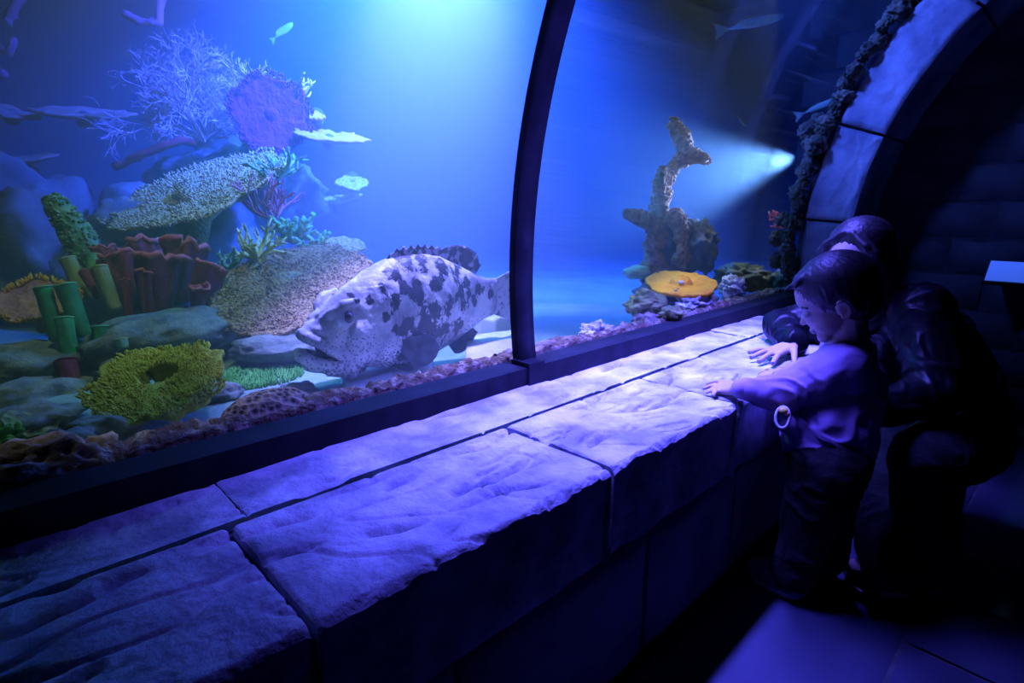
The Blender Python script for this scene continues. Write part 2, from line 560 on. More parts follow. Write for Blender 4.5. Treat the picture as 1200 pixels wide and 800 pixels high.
def add_capsule(mb, p0, r0, p1, r1, n=14):
    p0, p1 = Vector(p0), Vector(p1)
    d = p1 - p0
    L = d.length
    if L < 1e-6: return add_ell(mb, p0, (r0, r0, r0))
    t = d / L
    pts, rr = [], []
    k = 5
    for i in range(k):
        a = PI / 2 * (1 - i / (k - 1)) if i else PI / 2 * 0.96
        pts.append(p0 - t * r0 * math.sin(a)); rr.append(max(r0 * math.cos(a), r0 * .06))
    for i in range(1, 4):
        q = i / 4
        pts.append(p0 + d * q); rr.append(r0 + (r1 - r0) * q)
    for i in range(k):
        a = PI / 2 * i / (k - 1) * (0.96 if i == k - 1 else 1)
        pts.append(p1 + t * r1 * math.sin(a)); rr.append(max(r1 * math.cos(a), r1 * .06))
    mb.tube(pts, rr, n)
def add_ell(mb, c, r, X=None, Y=None, Zx=None, sub=3):
    c = Vector(c)
    X = Vector(X) if X is not None else V(1, 0, 0); Y = Vector(Y) if Y is not None else V(0, 1, 0); Zx = Vector(Zx) if Zx is not None else V(0, 0, 1)
    vs, fs = ICO[sub]
    mb.add([c + X * (q.x * r[0]) + Y * (q.y * r[1]) + Zx * (q.z * r[2]) for q in vs], fs)
def chain(mb, pts, rads, n=14):
    for i in range(len(pts) - 1):
        add_capsule(mb, pts[i], rads[i], pts[i+1], rads[i+1], n)
def fuse(mb, voxel, smooth=4, factor=0.5):
    """one continuous skin over everything collected in mb"""
    me = mb.mesh('skin')
    bm = bmesh.new(); bm.from_mesh(me); bmesh.ops.recalc_face_normals(bm, faces=bm.faces); bm.to_mesh(me); bm.free()
    o = bpy.data.objects.new('skin', me); col.objects.link(o)
    r = o.modifiers.new('r', 'REMESH'); r.mode = 'VOXEL'; r.voxel_size = voxel
    if smooth:
        s = o.modifiers.new('s', 'SMOOTH'); s.iterations = smooth; s.factor = factor
    dg = bpy.context.evaluated_depsgraph_get(); dg.update()
    out = bpy.data.meshes.new_from_object(o.evaluated_get(dg))
    bpy.data.objects.remove(o); bpy.data.meshes.remove(me)
    return out
def displace(me, fn):
    """fn(co, normal) -> offset along the normal"""
    n = len(me.vertices)
    nr = [v.normal.copy() for v in me.vertices]
    for i in range(n):
        v = me.vertices[i]
        v.co = v.co + nr[i] * fn(v.co, nr[i])
    me.update()
    return me
def float_attr(me, name, vals):
    a = me.attributes.new(name, 'FLOAT', 'POINT'); a.data.foreach_set('value', vals)
def lerp_table(xs, ys, q):
    # smooth (monotone-ish) interpolation through a table
    xs = np.array(xs); ys = np.array(ys); m = np.gradient(ys, xs)
    i = int(np.clip(np.searchsorted(xs, q) - 1, 0, len(xs) - 2))
    h = xs[i+1] - xs[i]; t = (q - xs[i]) / h
    return float((2*t**3-3*t**2+1)*ys[i] + (t**3-2*t**2+t)*h*m[i] + (-2*t**3+3*t**2)*ys[i+1] + (t**3-t**2)*h*m[i+1])
# ------------------------------------------------------------------ the potato grouper
def grouper_skin():
    m, nt, b = new_mat('grouper_skin')
    tc = nd(nt, 'ShaderNodeTexCoord')
    at = nd(nt, 'ShaderNodeAttribute', attribute_name='blotch')
    un = nd(nt, 'ShaderNodeAttribute', attribute_name='speck_shade')
    n1 = nd(nt, 'ShaderNodeTexNoise'); n1.inputs['Scale'].default_value = 34; n1.inputs['Detail'].default_value = 7; n1.inputs['Roughness'].default_value = 0.7
    n2 = nd(nt, 'ShaderNodeTexVoronoi'); n2.inputs['Scale'].default_value = 105
    n3 = nd(nt, 'ShaderNodeTexNoise'); n3.inputs['Scale'].default_value = 9; n3.inputs['Detail'].default_value = 6
    for n in (n1, n2, n3): nt.links.new(tc.outputs['Object'], n.inputs['Vector'])
    base = nd(nt, 'ShaderNodeValToRGB')
    base.color_ramp.elements[0].position = 0.38; base.color_ramp.elements[0].color = (0.30, 0.30, 0.36, 1)
    base.color_ramp.elements[1].position = 0.6; base.color_ramp.elements[1].color = (0.80, 0.80, 0.82, 1)
    nt.links.new(n3.outputs['Fac'], base.inputs['Fac'])
    # fine speckle, stronger on head and belly; also puts the belly's shade into colour
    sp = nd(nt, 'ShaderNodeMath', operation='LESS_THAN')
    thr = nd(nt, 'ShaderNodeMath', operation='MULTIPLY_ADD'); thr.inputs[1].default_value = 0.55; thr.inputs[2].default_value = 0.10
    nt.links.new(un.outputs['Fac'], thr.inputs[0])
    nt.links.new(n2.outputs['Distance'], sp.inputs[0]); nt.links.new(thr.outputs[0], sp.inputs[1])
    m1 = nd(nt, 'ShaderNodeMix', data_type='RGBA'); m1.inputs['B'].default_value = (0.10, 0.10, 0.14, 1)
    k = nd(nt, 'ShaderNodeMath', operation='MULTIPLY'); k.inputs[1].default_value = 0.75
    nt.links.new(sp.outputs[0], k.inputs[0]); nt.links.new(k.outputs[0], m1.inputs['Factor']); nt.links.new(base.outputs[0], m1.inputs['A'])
    # blotches with ragged edges
    s = nd(nt, 'ShaderNodeMath', operation='MULTIPLY_ADD'); s.inputs[1].default_value = 2.6; s.inputs[2].default_value = -1.36
    nt.links.new(n1.outputs['Fac'], s.inputs[0])
    ad = nd(nt, 'ShaderNodeMath', operation='ADD'); nt.links.new(s.outputs[0], ad.inputs[0]); nt.links.new(at.outputs['Fac'], ad.inputs[1])
    st = nd(nt, 'ShaderNodeMapRange'); st.inputs['From Min'].default_value = 0.40; st.inputs['From Max'].default_value = 0.52
    nt.links.new(ad.outputs[0], st.inputs['Value'])
    m2 = nd(nt, 'ShaderNodeMix', data_type='RGBA'); m2.inputs['B'].default_value = (0.022, 0.022, 0.035, 1)
    nt.links.new(st.outputs[0], m2.inputs['Factor']); nt.links.new(m1.outputs['Result'], m2.inputs['A'])
    nt.links.new(m2.outputs['Result'], b.inputs['Base Color'])
    b.inputs['Roughness'].default_value = 0.5
    bp = nd(nt, 'ShaderNodeBump'); bp.inputs['Strength'].default_value = 0.25; bp.inputs['Distance'].default_value = 0.004
    nt.links.new(n2.outputs['Distance'], bp.inputs['Height']); nt.links.new(bp.outputs['Normal'], b.inputs['Normal'])
    return m
M['grouper'] = grouper_skin()
M['grouper_dark'] = noisy('grouper_dark_fin', (0.02, 0.02, 0.03), (0.10, 0.10, 0.14), 30, 0.5, 0.2)
M['grouper_fin'] = noisy('grouper_spotted_fin', (0.02, 0.02, 0.03), (0.52, 0.52, 0.58), 46, 0.5, 0.2, lo=0.50, hi=0.60)
M['grouper_tail'] = noisy('grouper_tail_fin', (0.16, 0.16, 0.22), (0.78, 0.78, 0.82), 60, 0.5, 0.2, lo=0.36, hi=0.5)
M['eye_black'] = noisy('eye_black', (0.004, 0.004, 0.006), (0.008, 0.008, 0.01), 5, 0.08, 0, spec=0.6)
M['eye_ring'] = noisy('eye_iris', (0.05, 0.05, 0.09), (0.10, 0.10, 0.18), 40, 0.25, 0)

GS = [0.00, .03, .07, .12, .18, .25, .32, .40, .48, .56, .64, .72, .79, .85]
GT = [.012, .036, .066, .100, .134, .168, .192, .204, .202, .186, .156, .118, .086, .078]
GB = [-.030, -.062, -.088, -.112, -.134, -.154, -.166, -.172, -.170, -.158, -.134, -.102, -.074, -.068]
GW = [.030, .052, .070, .086, .102, .116, .122, .120, .110, .094, .074, .052, .034, .018]
def g_top(s): return lerp_table(GS, GT, s)
def g_bot(s): return lerp_table(GS, GB, s)
def g_wid(s): return lerp_table(GS, GW, s)
def g_bend(s): return 0.05 * max(0, s - 0.45) ** 2 * 4      # the tail swings a little

def make_grouper():
    GL = 0.90
    mb = MB()
    ns, nr = 60, 40
    vs, fs = [], []
    for i in range(ns + 1):
        s = 0.055 + 0.795 * i / ns
        t, bt, wd = g_top(s), g_bot(s), g_wid(s)
        for k in range(nr):
            a = 2 * PI * k / nr
            ca, sa = math.cos(a), math.sin(a)
            e = 2 / 2.25
            y = wd * math.copysign(abs(ca) ** e, ca)
            zz = math.copysign(abs(sa) ** e, sa)
            z = (t + bt) / 2 + (t - bt) / 2 * zz
            y *= 1 - 0.25 * max(0, zz) ** 2 * (1 if s < .7 else 0)
            vs.append((-s, y + g_bend(s), z))
    for i in range(ns):
        for k in range(nr):
            fs.append((i*nr+k, i*nr+(k+1) % nr, (i+1)*nr+(k+1) % nr, (i+1)*nr+k))
    fs += [tuple(range(nr))[::-1], tuple(ns*nr+k for k in range(nr))]
    mb.add(vs, fs)
    # lips: upper and lower, jaws thrust forward, corners far back
    up = [(-.155, .088, -.100), (-.115, .080, -.076), (-.072, .068, -.046), (-.034, .052, -.020), (-.006, .032, -.002), (.004, .0001, .006)]
    lo = [(-.145, .080, -.118), (-.105, .074, -.108), (-.060, .064, -.092), (-.018, .050, -.076), (.010, .030, -.066), (.019, .0001, -.062)]
    for path, r0, r1 in ((up, .016, .020), (lo, .014, .021)):
        left = [V(*p) for p in path]; right = [V(p[0], -p[1], p[2]) for p in reversed(path)]
        pts = left + right
        n = len(pts)
        rads = [r0 + (r1 - r0) * (1 - abs(2 * i / (n - 1) - 1)) for i in range(n)]
        chain(mb, pts, rads)
    for sg in (1, -1):
        # maxilla plate lying over the lip, lower jaw flank, cheek, brow
        chain(mb, [V(-.060, .056*sg, -.018), V(-.105, .078*sg, -.050), V(-.162, .092*sg, -.088)], [.010, .014, .019])
        chain(mb, [V(.000, .014*sg, -.078), V(-.06, .046*sg, -.108), V(-.14, .072*sg, -.132)], [.018, .022, .020])
        chain(mb, [V(-.078, .050*sg, .066), V(-.12, .072*sg, .088), V(-.165, .082*sg, .098)], [.014, .019, .014])
        add_ell(mb, (-.125, .066*sg, .052), (.040, .030, .034))
        add_ell(mb, (-.20, .090*sg, -.03), (.085, .032, .075))
        chain(mb, [V(-.045, .022*sg, .038), V(-.07, .03*sg, .055)], [.012, .012])
    add_ell(mb, (-.050, 0, .012), (.050, .050, .030)); add_ell(mb, (-.045, 0, -.098), (.058, .050, .030))
    chain(mb, [V(-.0, .0, -.082), V(-.10, 0, -.125), V(-.2, 0, -.140)], [.018, .03, .03])
    for v in range(len(mb.v)): mb.v[v] = tuple(q * GL for q in mb.v[v])
    me = fuse(mb, 0.0042, 5)
    def crease(co, n):
        x, y, z = co.x / GL, co.y / GL, co.z / GL
        d = 0
        # gill cover edge, a curved step
        gx = -(0.305 - 1.3 * (z + 0.02) ** 2)
        t = (x - gx)
        if abs(y) > .03 and -.15 < z < .13:
            if t > 0: d += 0.010 * math.exp(-t / .03)
            else: d -= 0.005 * math.exp(t / .012)
        # preopercle
        gx2 = -(0.215 - 1.0 * (z + 0.02) ** 2)
        t2 = x - gx2
        if abs(y) > .04 and -.11 < z < .05:
            d += 0.004 * math.exp(-abs(t2) / .012) * (1 if t2 > 0 else -1)
        d += 0.0035 * fbm((x * 22, y * 22, z * 22), 3)
        return d * GL
    displace(me, crease)
    # markings: blotch centres (s, z, radius) on the flank, plus a few for the far flank
    spots = [(.40,.100,.040),(.355,.118,.026),(.50,.108,.032),(.53,.128,.018),(.46,.182,.026),(.40,.186,.030),(.55,.150,.026),(.62,.130,.030),
             (.665,.095,.024),(.27,.124,.016),(.215,.092,.015),(.295,.085,.022),(.262,.040,.016),(.42,-.005,.050),(.475,.018,.036),(.545,.028,.030),(.345,.0,.03),
             (.62,.055,.028),(.64,.01,.026),(.66,.05,.02),(.70,.02,.022),(.73,.06,.02),(.385,-.055,.046),(.46,-.075,.050),(.53,-.06,.035),(.60,-.06,.03),(.76,.05,.02),(.33,.155,.025),
             (.165,.104,.010),(.30,-.01,.02),(.80,.03,.022),(.34,-.10,.04)]
    bl, du = [], []
    rng = random.Random(4)
    sp_r = [(s + rng.uniform(-.05, .05), z + rng.uniform(-.03, .03), r) for s, z, r in spots]
    for v in me.vertices:
        x, y, z = v.co.x / GL, v.co.y / GL, v.co.z / GL
        best = -1
        for s, zz, r in (spots if y > 0 else sp_r):
            d2 = ((-x - s) ** 2 + (z - zz) ** 2) ** .5 / r
            best = max(best, 1 - d2 * .5)
        bl.append(max(best, -0.6))
        if -.10 < x < -.02 and -.078 < z < -.022 and abs(y) < .045: bl[-1] = 1.6  # mouth gap: shade between the lips put into the colour
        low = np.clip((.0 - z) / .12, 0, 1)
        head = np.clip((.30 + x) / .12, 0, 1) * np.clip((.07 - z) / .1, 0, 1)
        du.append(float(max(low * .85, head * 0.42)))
    float_attr(me, 'blotch', bl); float_attr(me, 'speck_shade', du)
    root = empty('grouper')
    tag(root, 'big pale grouper fish with dark blotches swimming behind the glass', 'fish')
    link_mesh('body', me, M['grouper'], root)
    def fin(name, pts_in, pts_out, mat, thick=.006, rays=1, parent=root, wav=.004):
        """webbed fin between an inner and an outer edge, ribbed by its rays"""
        n = len(pts_in); mbf = MB(); vs, fs = [], []
        mseg = 6
        for side in (1, -1):
            for i in range(n):
                for j in range(mseg + 1):
                    p = Vector(pts_in[i]).lerp(Vector(pts_out[i]), j / mseg) * GL
                    rib = (.5 + .5 * (i % 2)) * thick * (1 - .7 * j / mseg)
                    p += fin_n * side * rib * .5
                    vs.append(p)
        W = mseg + 1; off = n * W
        for i in range(n - 1):
            for j in range(mseg):
                fs.append((i*W+j, i*W+j+1, (i+1)*W+j+1, (i+1)*W+j)); fs.append((off+i*W+j, off+(i+1)*W+j, off+(i+1)*W+j+1, off+i*W+j+1))
            fs.append((i*W+mseg, off+i*W+mseg, off+(i+1)*W+mseg, (i+1)*W+mseg))
        for i in (0, n - 1):
            for j in range(mseg): fs.append((i*W+j, off+i*W+j, off+i*W+j+1, i*W+j+1))
        mbf.add(vs, fs)
        return mbf.build(name, mat, parent)
    fin_n = V(0, 1, 0)
    # dorsal: eleven spines, then the soft rounded lobe
    pi_, po = [], []
    for i in range(45):
        q = i / 44; s = .30 + .44 * q
        h = .030 * min(1, q * 9) if q < .62 else .030 + .034 * math.sin((q - .62) / .38 * PI * .78)
        if q < .62: h *= 1.0 if i % 3 == 0 else .66
        if q > .97: h *= .5
        pi_.append((-s, g_bend(s), g_top(s) - .012)); po.append((-s - .02 - .02 * q, g_bend(s), g_top(s) + h))
    fin('dorsal_fin', pi_, po, M['grouper_fin'], .010)
    # tail: rounded fan
    pi_, po = [], []
    for i in range(33):
        q = i / 32 * 2 - 1
        pi_.append((-.835, g_bend(.835), .004 + .066 * q))
        po.append((-.985 - .012 * math.cos(q * 1.5), g_bend(.99) + .02, .004 + .128 * q))
    fin('tail_fin', pi_, po, M['grouper_tail'], .010)
    # anal fin
    pi_, po = [], []
    for i in range(17):
        q = i / 16; s = .60 + .12 * q
        pi_.append((-s, g_bend(s), g_bot(s) + .012)); po.append((-s - .045, g_bend(s), g_bot(s) - .062 * math.sin(PI * (.25 + .62 * q))))
    fin('anal_fin', pi_, po, M['grouper_dark'], .010)
    for sg in (1, -1):
        # pectoral: broad paddle held against the flank
        fin_n = V(.15, 1, 0).normalized() * 1.0
        pi_, po = [], []
        for i in range(17):
            q = i / 16
            a = -1.25 + 1.75 * q
            pi_.append((-.315 - .006 * math.cos(a), sg * .112, -.070 + .045 * (q - .5)))
            R_ = .135 * (0.80 + .2 * math.sin(PI * q))
            po.append((-.315 - R_ * math.cos(a), sg * (.150 + .02 * math.sin(PI * q)), -.070 + R_ * .72 * math.sin(a)))
        fin('pectoral_fin', pi_, po, M['grouper_dark'], .010)
        # pelvic
        pi_, po = [], []
        for i in range(9):
            q = i / 8
            pi_.append((-.31 - .04 * q, sg * .045, g_bot(.34) + .016))
            po.append((-.40 - .03 * q - .03 * math.sin(PI * q), sg * .088, g_bot(.34) - .045 + .03 * q))
        fin_n = V(0, 1, .2).normalized()
        fin('pelvic_fin', pi_, po, M['grouper_dark'], .010)
        mbe = MB(); add_ell(mbe, V(-.128, .088 * sg, .056) * GL, (.019 * GL,) * 3)
        ey = mbe.build('eye', M['eye_ring'], root)
        mbe = MB(); add_ell(mbe, V(-.125, .0945 * sg, .057) * GL, (.0135 * GL,) * 3); mbe.build('pupil', M['eye_black'], ey)
    return root

grouper = make_grouper()
g_m = PD(355, 393, 1.66); g_t = PD(604, 341, 2.22)
gx = (g_m - g_t).normalized()
gy = Zd.cross(gx).normalized()
gz = gx.cross(gy)
gc, gs_ = math.cos(math.radians(-6)), math.sin(math.radians(-6))      # a slight roll
gy, gz = gy * gc + gz * gs_, gz * gc - gy * gs_
GROUPER_M = Matrix.Translation(g_m) @ Matrix((gx, gy, gz)).transposed().to_4x4()
for ch in list(grouper.children):
    pass
grouper.matrix_world = GROUPER_M
k_ = (g_m - g_t).length / 0.90
grouper.scale = (k_, k_, k_ * 1.14)
# ------------------------------------------------------------------ reef: builders
def disc_axes(p, phi, ratio):
    """axes of a disc at p whose long axis runs at phi in the view and which is seen foreshortened by ratio"""
    vd = (Vector(p) - CAM).normalized()
    r_ = vd.cross(Zd).normalized(); u_ = r_.cross(vd)
    c, s = math.cos(phi), math.sin(phi)
    a = r_ * c + u_ * s
    m = -r_ * s + u_ * c
    b = m * ratio + vd * math.sqrt(max(0, 1 - ratio * ratio))
    return a, b, a.cross(b)

def plate(parent, name, p, axes, rx, ry, thick, mat, seed, rim=0.10, dish=0.06, bump=0.012, freq=9, nr=22, na=110, hole=None, lobes=0.0):
    """table or plate coral: wavy rim, dished, knobbly upper side"""
    a_, b_, n_ = axes
    p = Vector(p); vs, fs = [], []
    def rad(th): return 1 + rim * fbm((math.cos(th) * 2 + seed, math.sin(th) * 2, seed * .37), 3) * 1.6 + rim * .35 * noise.noise(Vector((th * 9, seed, 1))) + lobes * math.cos(2 * th)
    for side in (1, 0):
        for i in range(nr + 1):
            q = i / nr
            for k in range(na):
                th = 2 * PI * k / na
                R_ = q * rad(th)
                x, y = math.cos(th) * R_ * rx, math.sin(th) * R_ * ry
                z = dish * rx * (q ** 2) + bump * .8 * fbm((x * freq * .35 / .3, y * freq * .35 / .3, seed + 5), 2)
                if side:
                    z += bump * noise.noise(Vector((x * freq / .05 * .35, y * freq / .05 * .35, seed))) * (.3 + .7 * q)
                else:
                    z -= thick * (1.25 - q * .85)
                if hole:
                    d = math.hypot((x / rx - hole[0]) / hole[2], (y / ry - hole[1]) / hole[3])
                    if d < 1 and side: z -= thick * 2.2 * (1 - d ** 4)
                    elif d < 1: z -= thick * 2.4 * (1 - d ** 4)
                vs.append(p + a_ * x + b_ * y + n_ * z)
    off = (nr + 1) * na
    for i in range(nr):
        for k in range(na):
            k2 = (k + 1) % na
            if hole:
                q = (i + .5) / nr; th = 2 * PI * (k + .5) / na
                if math.hypot((math.cos(th) * q - hole[0]) / hole[2], (math.sin(th) * q - hole[1]) / hole[3]) < .85: continue
            fs.append((i*na+k, (i+1)*na+k, (i+1)*na+k2, i*na+k2))
            fs.append((off+i*na+k, off+i*na+k2, off+(i+1)*na+k2, off+(i+1)*na+k))
    for k in range(na):
        k2 = (k + 1) % na
        fs.append((nr*na+k, off+nr*na+k, off+nr*na+k2, nr*na+k2))
    mb = MB(); mb.add(vs, fs)
    return mb.build(name, mat, parent, True)

def nubs(parent, name, p, axes, rx, ry, dish, mat, seed, count, length, rad, q0=0.0, q1=1.02, lean=0.5, sides=4, rim=0.0, hole=None):
    """the many short branchlets crowding a table coral: one mesh"""
    a_, b_, n_ = axes; p = Vector(p)
    rng = random.Random(seed); mb = MB()
    for _ in range(count):
        q = math.sqrt(rng.uniform(q0 * q0, q1 * q1)); th = rng.uniform(0, 2 * PI)
        if rim: q *= 1 + rim * fbm((math.cos(th) * 2 + seed, math.sin(th) * 2, seed * .37), 3) * 1.6
        x, y = math.cos(th) * q * rx, math.sin(th) * q * ry
        if hole and math.hypot((x / rx - hole[0]) / hole[2], (y / ry - hole[1]) / hole[3]) < 1: continue
        b0 = p + a_ * x + b_ * y + n_ * (dish * rx * q * q - .004)
        out = (a_ * math.cos(th) + b_ * math.sin(th)) * lean * q + n_
        out += (a_ * rng.uniform(-.4, .4) + b_ * rng.uniform(-.4, .4))
        out.normalize()
        L = length * rng.uniform(.6, 1.3)
        mb.tube([b0, b0 + out * L * .6, b0 + out * L], [rad, rad * .9, rad * .45], sides)
    o = mb.build(name, mat, parent, True); o['kind'] = 'stuff'
    return o

def rock_mesh(c, r, seed, sub=4, amp=.28, freq=1.6, pits=0.0, pitf=5, fine=.06, squash=None):
    c = Vector(c); vs, fs = ICO[sub]
    out = []
    for q in vs:
        d = 1 + amp * fbm(q * freq + V(seed * 3.1, seed, -seed), 4) + fine * noise.noise(q * 9 + V(seed, 0, 0))
        if pits:
            t = noise.noise(q * pitf + V(seed, seed, 2))
            d -= pits * max(0, t - .25)
        out.append(c + V(q.x * r[0], q.y * r[1], q.z * r[2]) * d)
    mb = MB(); mb.add(out, fs); return mb
def rock(name, label, c, r, mat, seed, cat='rock', **k):
    grp = k.pop('group', None)
    o = rock_mesh(c, r, seed, **k).build(name, mat)
    return tag(o, label, cat, grp)

def branches(mb, p, d, L, r, depth, rng, spread=.7, split=2.4, sides=5, shrink=.72, up=.15, plane=None, knob=0.0):
    """recursive branching coral"""
    d = d.normalized()
    n = 3
    pts, rr = [p], [r]
    q = p.copy(); dd = d.copy()
    for i in range(n):
        j = V(rng.uniform(-1, 1), rng.uniform(-1, 1), rng.uniform(-1, 1)) * .16
        if plane is not None: j -= plane * j.dot(plane) * .85
        dd = (dd + j + Zd * up * .3).normalized()
        q = q + dd * L / n
        pts.append(q.copy()); rr.append(r * (1 - .28 * (i + 1) / n) * (1 + knob * rng.uniform(-.5, 1)))
    if depth == 0: rr[-1] *= .5
    mb.tube(pts, rr, sides, cap=depth == 0)
    if depth == 0: return
    k = int(split) + (1 if rng.random() < split % 1 else 0)
    for _ in range(k):
        j = V(rng.uniform(-1, 1), rng.uniform(-1, 1), rng.uniform(-1, 1))
        j -= dd * j.dot(dd)
        if plane is not None: j -= plane * j.dot(plane) * .88
        if j.length < 1e-4: continue
        j.normalize()
        nd_ = (dd + j * rng.uniform(.35, 1.0) * spread * 1.5 + Zd * up).normalized()
        s = pts[rng.choice((1, 2, 3))] if depth > 1 else pts[rng.choice((2, 3))]
        branches(mb, s, nd_, L * shrink * rng.uniform(.75, 1.15), r * .74, depth - 1, rng, spread, split, sides, shrink, up, plane, knob)

def staghorn(name, label, base, size, mat, seed, stems=7, depth=2, r=.016, spread=.7, cat='coral', tilt=None, up=.15, split=2.6):
    rng = random.Random(seed)
    root = empty(name, base); tag(root, label, cat)
    for k in range(stems):
        mb = MB()
        a = 2 * PI * k / stems + rng.uniform(-.4, .4)
        e = rng.uniform(.2, 1.1)
        d = V(math.cos(a), math.sin(a), e)
        if tilt is not None: d += Vector(tilt)
        branches(mb, Vector(base), d, size * rng.uniform(.38, .55), r, depth, rng, spread, split, 5, .68, up, None, .25)
        mb.build('branch', mat, root)
    return root

def tube_sponge_mesh(base, top, r0, r1, seed, wall=.25, ruffle=.1, n=24, m=10, squash=1.0, bumps=0.0):
    base, top = Vector(base), Vector(top)
    d = top - base; t = d.normalized(); e1 = t.orthogonal().normalized(); e2 = t.cross(e1)
    vs, fs = [], []
    def ring(q, sc, zoff=0):
        for k in range(n):
            a = 2 * PI * k / n
            rr = (r0 + (r1 - r0) * q) * sc * (1 + ruffle * q * noise.noise(Vector((math.cos(a) * 1.7 + seed, math.sin(a) * 1.7, seed + q)))) 
            if bumps: rr *= 1 + bumps * noise.noise(Vector((math.cos(a) * 3 + seed, math.sin(a) * 3, q * d.length * 34)))
            lift = ruffle * .5 * r1 * noise.noise(Vector((math.cos(a) * 2.2, math.sin(a) * 2.2, seed * 2))) * q
            vs.append(base + d * q + e1 * math.cos(a) * rr + e2 * math.sin(a) * rr * squash + t * (lift + zoff))
    for i in range(m + 1): ring(i / m, 1)
    ring(1, 1 - wall * .5, r1 * .12)
    for i in range(4): ring(1 - i * .16, (1 - wall) * (1 - i * .05))
    R_ = m + 6
    for i in range(R_ - 1):
        for k in range(n):
            k2 = (k + 1) % n
            fs.append((i*n+k, i*n+k2, (i+1)*n+k2, (i+1)*n+k))
    fs.append(tuple((R_-1)*n+k for k in range(n)))
    fs.append(tuple(range(n))[::-1])
    mb = MB(); mb.add(vs, fs); return mb

# coral and rock colours
M['reef_rock'] = noisy('reef_rock', (0.07, 0.075, 0.08), (0.20, 0.19, 0.17), 6, 0.9, 0.6, 30)
M['porous'] = noisy('porous_rock', (0.13, 0.10, 0.085), (0.42, 0.36, 0.33), 16, 0.9, 0.8, 55, c3=(0.26, 0.20, 0.17))
M['crust'] = noisy('reef_crust', (0.16, 0.10, 0.06), (0.50, 0.40, 0.28), 34, 0.9, 1.0, 90, c3=(0.22, 0.14, 0.08), bdist=0.02)
M['white_rock'] = noisy('white_rock', (0.30, 0.28, 0.30), (0.75, 0.72, 0.74), 16, 0.9, 0.7, 50)
M['grey_rock'] = noisy('grey_rock', (0.11, 0.13, 0.11), (0.30, 0.30, 0.25), 14, 0.9, 0.8, 46)
M['olive_rock'] = noisy('olive_rock', (0.10, 0.13, 0.04), (0.34, 0.34, 0.12), 12, 0.9, 0.7, 40)
M['arch_rock'] = noisy('arch_rock', (0.035, 0.037, 0.025), (0.14, 0.13, 0.085), 12, 0.9, 0.8, 40)
M['yellow_coral'] = noisy('yellow_coral', (0.50, 0.42, 0.03), (0.85, 0.74, 0.10), 30, 0.8, 0.4)
M['yellow_base'] = noisy('yellow_coral_base', (0.40, 0.34, 0.03), (0.62, 0.54, 0.06), 24, 0.85, 0.5)
M['tan_coral'] = polyps('tan_coral', (0.50, 0.30, 0.13), (0.19, 0.11, 0.05), 75)
M['pale_coral'] = polyps('pale_tan_coral', (0.66, 0.48, 0.16), (0.30, 0.21, 0.07), 80)
M['pink_plate'] = noisy('pinkish_plate', (0.42, 0.20, 0.14), (0.58, 0.31, 0.22), 12, 0.85, 0.4)
M['orange_coral'] = noisy('orange_coral', (0.80, 0.28, 0.0), (0.95, 0.44, 0.005), 12, 0.7, 0.5, 60)
M['orange_dull'] = noisy('dull_orange_coral', (0.42, 0.11, 0.06), (0.72, 0.26, 0.10), 14, 0.8, 0.5, 60)
M['red_sponge'] = noisy('red_sponge', (0.17, 0.010, 0.025), (0.36, 0.028, 0.05), 10, 0.8, 0.5, 50)
M['red_lip'] = noisy('red_lip', (0.55, 0.08, 0.08), (0.7, 0.14, 0.12), 20, 0.8, 0.3)
M['purple_fan'] = noisy('purple_fan', (0.20, 0.014, 0.16), (0.30, 0.025, 0.22), 20, 0.9, 0.7, 90)
M['green_tube'] = noisy('green_tube', (0.02, 0.22, 0.06), (0.06, 0.46, 0.13), 10, 0.8, 0.4, 50)
M['tan_tube'] = noisy('olive_tube', (0.22, 0.24, 0.08), (0.42, 0.40, 0.14), 10, 0.8, 0.4, 50)
M['lip_yellow'] = noisy('tube_lip', (0.55, 0.55, 0.16), (0.75, 0.72, 0.25), 20, 0.8, 0.3)
M['green_coral'] = noisy('green_coral', (0.06, 0.34, 0.12), (0.30, 0.62, 0.26), 14, 0.8, 0.4, 50)
M['finger_green'] = noisy('finger_green', (0.05, 0.22, 0.10), (0.32, 0.46, 0.20), 26, 0.8, 0.6, 50)
M['pale_green'] = noisy('pale_green_coral', (0.16, 0.36, 0.18), (0.34, 0.52, 0.28), 14, 0.8, 0.3)
M['straw_coral'] = noisy('straw_coral', (0.55, 0.50, 0.12), (0.80, 0.72, 0.28), 14, 0.8, 0.3)
M['pink_coral'] = noisy('pink_branch_coral', (0.55, 0.10, 0.16), (0.75, 0.22, 0.28), 14, 0.8, 0.3)
M['lace'] = noisy('lace_coral', (0.70, 0.40, 0.40), (0.95, 0.62, 0.58), 10, 0.85, 0.2)
M['brown_coral'] = noisy('brown_coral', (0.40, 0.15, 0.07), (0.78, 0.36, 0.20), 40, 0.9, 0.8, 90)
M['sandstone'] = noisy('sandstone', (0.60, 0.60, 0.42), (0.78, 0.77, 0.60), 6, 0.85, 0.4, 30)
M['white_stone'] = noisy('white_stone', (0.78, 0.80, 0.74), (0.92, 0.93, 0.88), 6, 0.85, 0.3, 30)
M['turf'] = noisy('green_turf', (0.08, 0.36, 0.05), (0.22, 0.62, 0.12), 20, 0.9, 0.3)
M['fish_green'] = noisy('green_fish', (0.16, 0.34, 0.26), (0.40, 0.56, 0.45), 20, 0.5, 0.1)
